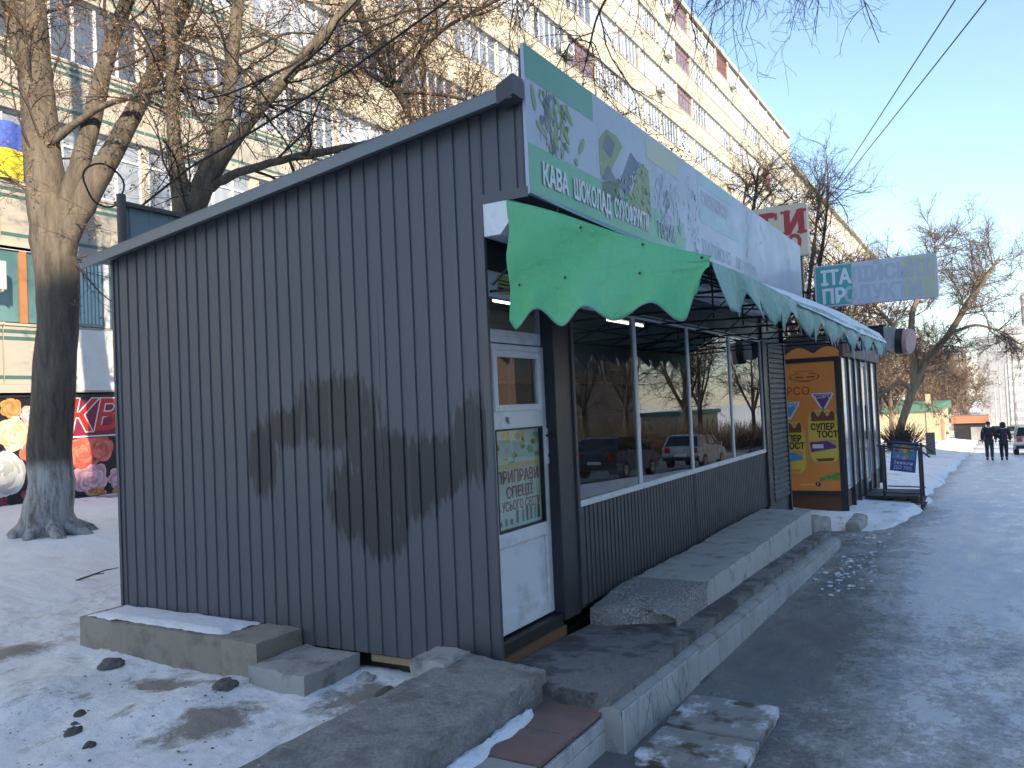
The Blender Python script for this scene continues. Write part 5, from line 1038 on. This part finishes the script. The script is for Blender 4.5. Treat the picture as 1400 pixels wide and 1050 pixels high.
# thorny dark trees over the second kiosk
for i, (x, y, h, lab) in enumerate(((17.2, 3.2, 8.6, 'dense dark bare tree rising directly behind the red lettered roof sign'), (21.5, 4.6, 9.5, 'dense bare tree behind the dark one, nearer the apartment block'), (25, 2.6, 10.0, 'tangled bare tree beyond the projecting teal sign'), (29.5, 3.6, 11.5, 'bare tree with dark twigs standing before the far end of the block'))):
    z = float(street(x)); L = [(x, y, z-.2, .14), (x+.05, y-.1, z+3, .11), (x+.2, y-.4, z+h*.62, .08), (x+.5, y-.8, z+h*.85, .05), (x+.6, y-1.0, z+h, .02)]; L2 = [(x+.1, y-.2, z+3.4, .07), (x-.4, y+.6, z+h*.6, .05), (x-.8, y+1.0, z+h*.82, .02)]; L3 = [(x+.1, y-.2, z+3.0, .07), (x+.9, y-1.0, z+h*.52, .05), (x+1.5, y-1.3, z+h*.72, .02)]
    make_tree('bare_tree', (x, y, z), lab, [L, L2, L3], 'bark_dark', 'twig_dark', [(2.6, 1.9, .05, .25, .022, 5), (8, 1.1, .02, .32, .010, 5), (6, .6, .0, .35, .006, 3)], 30+i, seeds=(2200, .026, 'seed_dark'), start=.3, trunk_sides=8)
TR = make_tree('bare_tree', (43.7, 1.6, -1.4), 'large leaning bare tree with a spreading crown in front of the yellow building', [[(43.6, 1.8, -2.1, .26), (43.71, 1.61, -1.0, .22), (43.9, 1.22, .15, .20), (44.17, .65, 1.87, .215), (44.52, -.03, 3.2, .18), (45.14, -1.17, 4.51, .16), (45.56, -2.0, 6.02, .15), (46.01, -2.83, 7.15, .11), (46.6, -3.6, 8.4, .05)],
    [(44.17, .65, 1.87, .2), (44.1, .64, 4.01, .175), (44.08, .59, 5.57, .15), (44.31, .09, 6.9, .10), (44.64, -.57, 8.2, .06), (44.8, -.8, 9.2, .03)], [(44.1, .8, 1.6, .16), (43.78, 1.32, 2.1, .117), (43.29, 2.2, 1.37, .097), (43.0, 2.9, 1.2, .05)], [(44.1, .64, 3.4, .13), (43.9, 1.6, 5.2, .1), (43.8, 2.6, 6.6, .07), (43.7, 3.2, 7.8, .04)], [(45.14, -1.17, 4.51, .1), (45.5, -2.4, 4.9, .07), (46, -3.6, 4.4, .04), (46.3, -4.4, 3.6, .02)], [(44.31, .09, 6.2, .09), (44.5, 1.2, 7.4, .06), (44.6, 1.8, 8.6, .03)]],
    'bark_pale', 'twig_tan', [(3.2, 2.0, .05, .25, .034, 5), (9, 1.3, .02, .32, .017, 5), (15, .7, .0, .35, .010, 3)], 41, seeds=(5000, .04, 'seed_tan'), start=.35, trunk_sides=10)
ra = random.Random(9)
for i, (x, y, h) in enumerate(((52, 4.6, 10.5), (58, 3.2, 9), (66, 8.5, 12), (92, 4.2, 11), (97, 1.5, 9), (102, 7.5, 12), (110, 3.0, 11), (118, 0.2, 10), (36, 6.5, 10))):
    z = float(street(x)); L = [(x, y, z-.2, .2), (x+.1, y, z+h*.3, .15), (x+ra.uniform(-.5, .5), y+ra.uniform(-.4, .4), z+h*.65, .09), (x+ra.uniform(-.7, .7), y+ra.uniform(-.6, .6), z+h, .03)]
    ll = [L]+[[(x+.05, y, z+h*.28, .09), (x+a*1.2, y+b*1.2, z+h*.5, .06), (x+a*2.0, y+b*2.0, z+h*.75, .03)] for a, b in ((1, .6), (-.8, .8), (.3, -1), (-.5, -1))]
    make_tree('bare_tree', (x, y, z), ['tan bare tree just behind the large leaning tree', 'tan bare tree beside the yellow building wall', 'tall tan tree at the back near the block', 'pale bushy tree beyond the yellow building', 'bushy tree past the yellow building, nearest the pavement', 'tall pale tree far behind the yellow building', 'far tan tree in line with the white tower', 'farthest bushy tree next to the distant tower', 'bare tree with tan twigs between the block and the leaning tree'][i], ll, 'bark_pale', 'twig_tan', [(2.0, 2.4, .06, .25, .04, 4), (6, 1.4, .02, .32, .022, 4), (8, .8, .0, .35, .013, 3)], 60+i, group='tan trees down the street', seeds=(5000, .09, 'seed_tan'), start=.2, trunk_sides=7)
# street tree beside the pavement whose twigs hang into the view
ST = make_tree('bare_tree', (4.6, -6.9, -.4), 'street tree beside the road whose drooping twigs hang over the pavement', [[(4.6, -6.9, -.5, .24), (4.6, -6.85, 2, .2), (4.6, -6.7, 4.5, .17), (4.5, -6.4, 7.5, .1), (4.4, -6.2, 10, .05)], [(4.6, -6.75, 3.8, .12), (4.9, -5.2, 6.2, .09), (5.2, -3.6, 7.4, .065), (5.4, -2.2, 7.7, .045), (5.6, -.9, 7.5, .03), (5.7, .2, 7.1, .018)], [(4.9, -5.2, 6.2, .06), (4.4, -3.6, 7.1, .045), (3.7, -1.6, 7.2, .03), (3.5, .3, 6.9, .022), (3.6, 1.6, 6.5, .012)], [(3.7, -.6, 7.1, .02), (3.62, .62, 5.9, .014), (3.54, .8, 5.2, .006)], [(5.2, -3.6, 7.4, .05), (6.2, -2.6, 7.9, .035), (7.2, -1.2, 7.8, .02)]], 'bark_dark', 'twig_dark', [(2.6, 1.5, -.18, .25, .012, 7), (6, .6, -.14, .3, .007, 6), (4, .28, -.08, .3, .0045, 4)], 77, start=.5, trunk_sides=10)
# trees over the street, seen in the shop glass
for i, (x, y, h) in enumerate(((44, -20, 11), (56, -22, 12), (63, -19.5, 11), (75, -22, 13), (92, -21, 12))):
    z = float(street(x)); ll = [[(x, y, z-.2, .28), (x, y, z+3, .23), (x+.2, y, z+h*.6, .14), (x+.3, y, z+h, .04)]]+[[(x, y, z+h*.3, .13), (x+a, y+b, z+h*.55, .08), (x+a*1.7, y+b*1.7, z+h*.8, .03)] for a, b in ((1.5, .6), (-1.2, 1), (.4, -1.4), (-.8, -1.2))]
    make_tree('bare_tree', (x, y, z), 'bare tree on the far side of the street, %s' % ('nearest the kiosk', 'second along', 'middle one of the row', 'fourth along', 'farthest of the row')[i], ll, 'bark_dark', 'twig_dark', [(2.4, 2.6, .0, .25, .04, 4), (7, 1.4, -.04, .32, .022, 4), (5, .7, -.04, .34, .012, 3)], 90+i, group='trees across the street', start=.3, trunk_sides=8)
# dark shrub
t = thing('shrub', (38, .9, -1.5), 'dark rounded shrub on the snow verge before the yellow wall', 'shrub'); br = []; rr = random.Random(3)
for k in range(420):
    d = Vector((rr.gauss(0, .6), rr.gauss(0, .6), abs(rr.gauss(.7, .4))+.1)).normalized(); P, r_, _ = sub_branch(rr, (38+rr.gauss(0, .15), .9+rr.gauss(0, .15), -1.25), d, rr.uniform(.9, 1.5), .02, 3, .0, .25); br.append((P, r_))
v, f = bulk_tubes(br, 3); np_mesh('branches', v, f, 'shrub', t)

# ------------------------------------------------------------------ wires
def wire(label, pts, r, name='power_line'):
    t = np.linspace(0, 1, 60); P = lerp_path(np.array(pts), t); L = np.linalg.norm(P[-1]-P[0]); P[:, 2] -= .002*L*4*t*(1-t); mb = MB(); mb.tube(P, r, 'wire', 6); return tag(mb.build(name), label, 'wire')
wire('black overhead wire crossing the sky, left of the two', [(-8.6, -7.9, 6.83), (32.1, 3.1, 9.3)], .013); wire('black overhead wire crossing the sky, right of the two', [(-8.0, -8.41, 6.53), (32.1, 2.74, 9.63)], .013)
mb = MB(); P = lerp_path(np.array([(.75, 4.68, 3.75), (1.05, 4.14, 4.20), (1.39, 3.53, 4.56), (1.88, 2.66, 5.13), (2.38, 1.75, 5.8), (2.71, 1.16, 6.3), (3.6, -.5, 7.9)]), np.linspace(0, 1, 50)); mb.tube(P, .012, 'wire', 6); tag(mb.build('cable'), 'black cable rising from the kiosk roof through the branches', 'cable')
mb = MB(); mb.tube([(.6+.22*math.cos(a)*(1+.1*math.sin(3*a)), 4.9, 4.05+.22*math.sin(a)) for a in np.linspace(0, 11, 50)], .010, 'wire', 5); tag(mb.build('cable_coil'), 'coil of black cable at the rear corner of the kiosk roof', 'cable')

# ------------------------------------------------------------------ down the street
t = thing('yellow_building', (79, 3, -3.4), 'low yellow building with a green roof band at the end of the snow verge', 'building')
zb = float(street(75))
MB().box(73.5, 90, 1.0, 8.0, zb-.6, zb+3.0, 'yellow_wall').build('wall', t); MB().box(73.2, 90.3, .7, 8.3, zb+3.0, zb+3.6, 'green_roof').build('roof', t); MB().box(73.42, 73.5, 1.6, 2.0, zb-.5, zb+4.4, 'yellow_wall').build('pilaster', t); MB().box(74.2, 77, .9, 1.0, zb, zb+2.2, 'orange_wall').build('door_panel', t)
for i, y in enumerate((3.6, 5.4)): MB().box(73.44, 73.5, y, y+.9, zb+1.0, zb+2.2, 'orange_wood').build('window', t) if 0 else None
t = thing('market_stall', (92, -.9, -4), 'small open stall with orange awning past the yellow building', 'stall'); z = float(street(92))
MB().box(90.5, 94, -2.2, .6, z, z+1.9, 'black').build('stall_body', t); MB().box(90.2, 94.2, -2.5, .8, z+1.9, z+2.6, 'orange_wall').build('stall_roof', t); MB().box(90.4, 90.5, -1.9, -.9, z+.2, z+1.5, 'dist_grey').build('goods_board', t)
o = MB().box(40.3, 40.5, -.38, .02, -2.2, -.55, 'concrete_dark').build('concrete_post'); tag(o, 'short dark concrete post on the verge beside the pavement', 'post')
def lamp(x, y, h, label):
    z = float(street(x)); t = thing('street_lamp', (x, y, z), label, 'street lamp', 'street lamps along the road')
    MB().tube([(x, y, z), (x, y, z+h*.5), (x, y, z+h*.9)], [.13, .11, .085], 'lamp_metal', 10).build('pole', t); P = [(x, y-2.2*math.sin(a)*.9, z+h*.9+1.1*(1-math.cos(a))) for a in np.linspace(0, 1.45, 10)]; MB().tube(P, .05, 'lamp_metal', 8).build('arm', t)
    e = P[-1]; MB().box(e[0]-.14, e[0]+.14, e[1]-.7, e[1]+.05, e[2]-.05, e[2]+.08, 'lamp_metal').build('lamp_head', t, bevel=.03)
lamp(52, -4.85, 9.2, 'nearest street lamp, tall with a curved arm'); lamp(76, -4.55, 9.2, 'second street lamp down the road'); lamp(100, -4.3, 9.2, 'third street lamp down the road'); lamp(128, -3.9, 9.2, 'fourth street lamp, before the white tower'); lamp(160, -3.4, 9.2, 'most distant street lamp')
def tower(name, x0, x1, y0, y1, h, mt, label, nf, bays=6):
    z = float(street(x0)); t = thing(name, ((x0+x1)/2, (y0+y1)/2, z), label, 'building'); MB().box(x0, x1, y0, y1, z-2, z+h, mt).build('wall', t); MB().box(x0-.4, x1+.4, y0-.4, y1+.4, z+h, z+h+1, 'dist_grey').build('roof', t)
    wm = MB(); wm.box(-.12, .0, 0, 1.5, 0, 1.5, 'dist_glass')
    for j in range(nf):
        for i in range(bays):
            put(name+str(round(x0)), 'window', wm, t, (x0-(x0+x1)/2, y0-(y0+y1)/2+1.0+i*((y1-y0)-2.5)/max(1, bays-1), 1.2+j*(h/nf)))
tower('tower_block', 340, 352, -8.2, .9, 31, 'dist_grey', 'grey distant tower block beside the trees at the road end', 10, 3); tower('tower_block', 342, 380, -14.5, -8.6, 34, 'dist_white', 'white sunlit distant tower block beside the grey one', 11, 3); tower('tower_block', 470, 500, -28, -18.5, 58, 'dist_brown', 'tall brown roofed tower furthest down the road', 16, 4); tower('tower_block', 420, 450, -40, -26, 40, 'dist_white', 'pale distant block at the edge of the picture', 11, 4); tower('tower_block', 300, 330, 4, 22, 26, 'dist_brown', 'reddish distant block behind the far trees', 8, 5)
t = thing('yellow_building', (95, -29, -4), 'long yellow house across the street catching the sun', 'building'); zb = float(street(88)); MB().box(95, 112, -36, -31, zb-1, zb+3.4, 'yellow_wall').build('wall', t); MB().box(94.6, 112.4, -36.4, -30.6, zb+3.4, zb+3.9, 'green_roof').build('roof', t)
t = thing('apartment_building', (75, -40, -3), 'long brown brick block standing back across the street', 'building'); MB().box(60, 88, -46, -34, -6, 7, 'dist_brown').build('wall', t); MB().box(59.6, 88.4, -46.4, -33.6, 7, 7.6, 'dist_grey').build('roof', t)
# ------------------------------------------------------------------ cars
def car(x, y, mt, label, yaw=0):
    z = float(street(x)); t = thing('parked_car', (0, 0, 0), label, 'car', 'cars parked along the street'); W = .86
    lo = [(-2.05, .32), (-2.12, .55), (-2.08, .88), (-1.95, .98), (-1.2, 1.0), (.75, .98), (1.2, .92), (1.95, .78), (2.08, .6), (2.05, .32)]
    mb = MB(); secs = [(-W*.97, .96), (-W, 1.0), (W, 1.0), (W*.97, .96)]; n = len(lo); V = []
    for (yy, k) in ((-W+.06, .955), (-W, 1.0), (-W*.5, 1.02), (0, 1.025), (W*.5, 1.02), (W, 1.0), (W-.06, .955)):
        for (a, b) in lo: V.append((a*(1 if abs(yy) < W-.02 else 1), yy, .32+(b-.32)*k))
    V = V[n:n*6]; m5 = 5
    mb.add(V, [(i*n+j, i*n+(j+1) % n, (i+1)*n+(j+1) % n, (i+1)*n+j) for i in range(m5-1) for j in range(n)]+[tuple(range(n)), tuple(range(m5*n-1, (m5-1)*n-1, -1))], mt, False); mb.build('body', t, bevel=.03)
    up = [(-1.98, .96), (-1.62, 1.42), (-1.3, 1.48), (.1, 1.48), (.45, 1.42), (1.15, .94)]
    mb = MB(); mb.add([(a, -W+.05+(b-.95)*.28, b) for a, b in up]+[(a, W-.05-(b-.95)*.28, b) for a, b in up], [tuple(range(5, -1, -1)), tuple(range(6, 12))]+[(i, (i+1) % 6, 6+(i+1) % 6, 6+i) for i in range(6)], 'car_glass'); mb.build('cabin_glass', t)
    mb = MB(); 
    for s in (-1, 1):
        f = lambda b: s*(W-.045-(b-.95)*.28)
        for pa, pb in ((up[0], up[1]), (up[4], up[5]), ((-.45, .98), (-.42, 1.46))): mb.tube([(pa[0], f(pa[1]), pa[1]), (pb[0], f(pb[1]), pb[1])], .045, mt, 6)
    mb.add([(a, sy*(W-.09-(b-.95)*.28), b+.012) for sy in (-1, 1) for a, b in up[1:5]], [(0, 1, 5, 4), (1, 2, 6, 5), (2, 3, 7, 6)], mt); mb.build('roof', t)
    for (wx, s) in ((-1.3, -1), (-1.3, 1), (1.32, -1), (1.32, 1)):
        mb = MB(); mb.tube([(wx, s*(W-.2), .31), (wx, s*(W+.012), .31)], .31, 'tyre', 18); wl = mb.build('wheel', t); mb = MB(); mb.tube([(wx, s*(W-.1), .31), (wx, s*(W+.018), .31)], .2, 'rim', 14); mb.build('rim', wl)
    for s in (-1, 1):
        mb = MB(); mb.box(-2.13, -2.0, s*.62-.13, s*.62+.13, .68, .92, 'tail_red'); mb.build('taillight', t, bevel=.02); mb = MB(); mb.box(1.9, 2.1, s*.6-.16, s*.6+.16, .58, .74, 'headlight'); mb.build('headlight', t, bevel=.02)
        mb = MB(); mb.box(.72, .86, s*(W+.08)-.09, s*(W+.08)+.09, .98, 1.12, mt); mb.build('mirror', t, bevel=.02)
    MB().box(-2.145, -2.12, -.26, .26, .52, .63, 'plate').build('number_plate', t); MB().box(-2.14, -2.0, -.8, .8, .33, .48, 'black').build('bumper', t); MB().box(1.98, 2.12, -.8, .8, .33, .48, 'black').build('bumper', t)
    t.location = (x, y, z+.0); t.rotation_euler = (0, R(2.3) if x > 8 else 0, yaw); return t
car(47.5, -4.62, 'car_silver', 'silver hatchback parked beside the pavement near the two walkers'); car(9.5, -9.2, 'car_yellow', 'ochre yellow car parked across the pavement from the kiosk'); car(15.5, -9.2, 'car_white', 'white car parked behind the ochre one'); car(24, -9.3, 'car_dark', 'dark blue car parked further along the road'); car(33, -9.2, 'car_silver', 'silver car parked in line past the dark blue one'); car(60, -5.9, 'car_dark', 'dark car far down the road behind the walkers'); car(72, -6.3, 'car_white', 'white car far down the road'); car(86, -4.6, 'car_silver', 'grey car near the stall far down the road'); car(104, -3.4, 'car_dark', 'farthest dark car on the road')

# ------------------------------------------------------------------ people
def skin_obj(name, verts, edges, radii, mt, parent, root=0, sub=2):
    me = bpy.data.meshes.new(name); me.from_pydata(verts, edges, []); me.materials.append(M[mt]); o = bpy.data.objects.new(name, me); COL.objects.link(o); o.parent = parent
    sk = o.modifiers.new('skin', 'SKIN'); 
    if not me.skin_vertices: me.skin_vertices.new() if hasattr(me.skin_vertices, 'new') else None
    for i, r in enumerate(radii): d = me.skin_vertices[0].data[i]; d.radius = r if isinstance(r, tuple) else (r, r); d.use_root = (i == root)
    sk.use_smooth_shade = True; s = o.modifiers.new('smooth', 'SUBSURF'); s.levels = sub; s.render_levels = sub; return o
def person(x, y, label, jmat, pmat, step, hood, hgt=1.75, arms=0):
    z = float(street(x)); t = thing('person', (x, y, z), label, 'person'); k = hgt/1.75; s = step
    B_ = [(0, 0, .95), (0, 0, 1.12), (0, 0, 1.30), (0, 0, 1.44), (.01, 0, 1.53), (.02, 0, 1.64), (.02, 0, 1.74)]; Rr = [(.15, .12), (.14, .11), (.16, .12), (.12, .09), .055, .095, .06]; Ed = [(0, 1), (1, 2), (2, 3), (3, 4), (4, 5), (5, 6)]
    def addp(p, r, fr): B_.append(p); Rr.append(r); Ed.append((fr, len(B_)-1)); return len(B_)-1
    ends = {}
    for sg in (-1, 1):
        ph = s*sg; h = addp((0, sg*.09, .90), .10, 0); kn = addp((.16*max(0, ph)+.04, sg*.095, .50), .065, h); an = addp((.20*ph-.06, sg*.095, .10), .045, kn); to = addp((.20*ph+.10, sg*.105, .045), .04, an); ends[sg] = (h, kn, an, to)
        a = addp((0, sg*.19, 1.40), .06, 3); 
        if arms and sg == arms: e = addp((.02, sg*.26, 1.13), .046, a); wr = addp((.16, sg*.16, 1.02), .034, e)
        else: e = addp((-.03-.05*ph, sg*.255, 1.13), .046, a); wr = addp((.04-.10*ph, sg*.265, .89), .034, e)
        pm_ = addp((B_[wr][0]+.02, sg*.255 if B_[wr][2] < 1 else sg*.1, B_[wr][2]-.07 if B_[wr][2] < 1 else B_[wr][2]), .034, wr); ends[(sg, 'a')] = (a, e, wr)
        for q in range(5):
            o_ = (q-2)*.018; L = (.05, .075, .08, .075, .06)[q]; p = B_[pm_]; f1 = addp((p[0]+o_, p[1], p[2]-L*.5-.01), .0095, pm_); addp((p[0]+o_+.012, p[1]-.008*sg, p[2]-L-.01), .008, f1)
    sc = lambda P: [(a*k, b*k, c*k) for a, b, c in P]
    skin_obj('body', sc(B_), Ed, Rr, 'skin', t)
    jv = [(0, 0, .82), (0, 0, .98), (0, 0, 1.14), (0, 0, 1.30), (0, 0, 1.43), (.0, 0, 1.50)]; jr = [(.20, .165), (.205, .165), (.20, .155), (.215, .16), (.16, .12), .09]; je = [(i, i+1) for i in range(5)]
    for sg in (-1, 1):
        a, e, wr = ends[(sg, 'a')]; jv += [(0, sg*.2, 1.40), tuple(B_[e]), (B_[wr][0]*.9, B_[wr][1], B_[wr][2]+.03)]; jr += [.092, .078, .06]; n = len(jv); je += [(4, n-3), (n-3, n-2), (n-2, n-1)]
    skin_obj('jacket', sc(jv), je, jr, jmat, t, 1)
    tv = [(0, 0, .90)]; tr_ = [(.16, .13)]; te = []
    for sg in (-1, 1):
        h, kn, an, to = ends[sg]; tv += [(0, sg*.09, .84), B_[kn], (B_[an][0], B_[an][1], .12)]; tr_ += [.115, .085, .068]; n = len(tv); te += [(0, n-3), (n-3, n-2), (n-2, n-1)]
    skin_obj('trousers', sc(tv), te, tr_, pmat, t)
    for sg in (-1, 1): h, kn, an, to = ends[sg]; skin_obj('boot', sc([(B_[an][0], B_[an][1], .14), (B_[an][0], B_[an][1], .06), (B_[to][0], B_[to][1], .05)]), [(0, 1), (1, 2)], [.055, .058, .05], 'boot', t)
    if hood: skin_obj('hood', sc([(-.03, 0, 1.47), (-.015, 0, 1.60), (-.005, 0, 1.70), (.01, 0, 1.775)]), [(0, 1), (1, 2), (2, 3)], [.10, .135, .135, .06], jmat, t)
    else: skin_obj('hair', sc([(-.035, 0, 1.57), (-.03, 0, 1.66), (.0, 0, 1.745)]), [(0, 1), (1, 2)], [.075, .115, .09], 'hair', t)
    return t
person(38, -2.66, 'person in a black jacket and blue jeans walking away, on the left of the pair', 'jacket_black', 'jeans', .55, False, 1.76); person(38.3, -3.22, 'person in a dark hooded jacket walking away, on the right of the pair', 'jacket_navy', 'trouser', -.5, True, 1.70, arms=1)

# ------------------------------------------------------------------ winter haze
mb = MB(); mb.box(-310, 1510, -510, 510, -15.0, 62, 'black'); hz = mb.build('haze'); hz.data.materials.clear()
m = bpy.data.materials.new('haze_air'); m.use_nodes = True; t = m.node_tree; t.nodes.remove(t.nodes['Principled BSDF']); pv = t.nodes.new('ShaderNodeVolumePrincipled'); pv.inputs['Color'].default_value = (.86, .9, .96, 1); pv.inputs['Density'].default_value = .00045; pv.inputs['Anisotropy'].default_value = .2
t.links.new(pv.outputs[0], t.nodes['Material Output'].inputs['Volume']); hz.data.materials.append(m); hz['kind'] = 'stuff'; tag(hz, 'thin pale winter haze over the far end of the street', 'haze')

t = thing('hedge', (75, -19, -3.2), 'long brown leafless hedge along the far side of the street', 'hedge'); br = []; rr = random.Random(8)
for k in range(4200):
    x = rr.uniform(38, 120); y = -18.6+rr.gauss(0, .5); z = float(street(x)); d_ = Vector((rr.gauss(0, .4), rr.gauss(0, .4), 1)).normalized(); P, r_, _ = sub_branch(rr, (x, y, z), d_, rr.uniform(1.2, 3.0), .028, 3, .0, .25); br.append((P, r_))
v, f = bulk_tubes(br, 3); np_mesh('branches', v, f, 'twig', t, 'stuff')
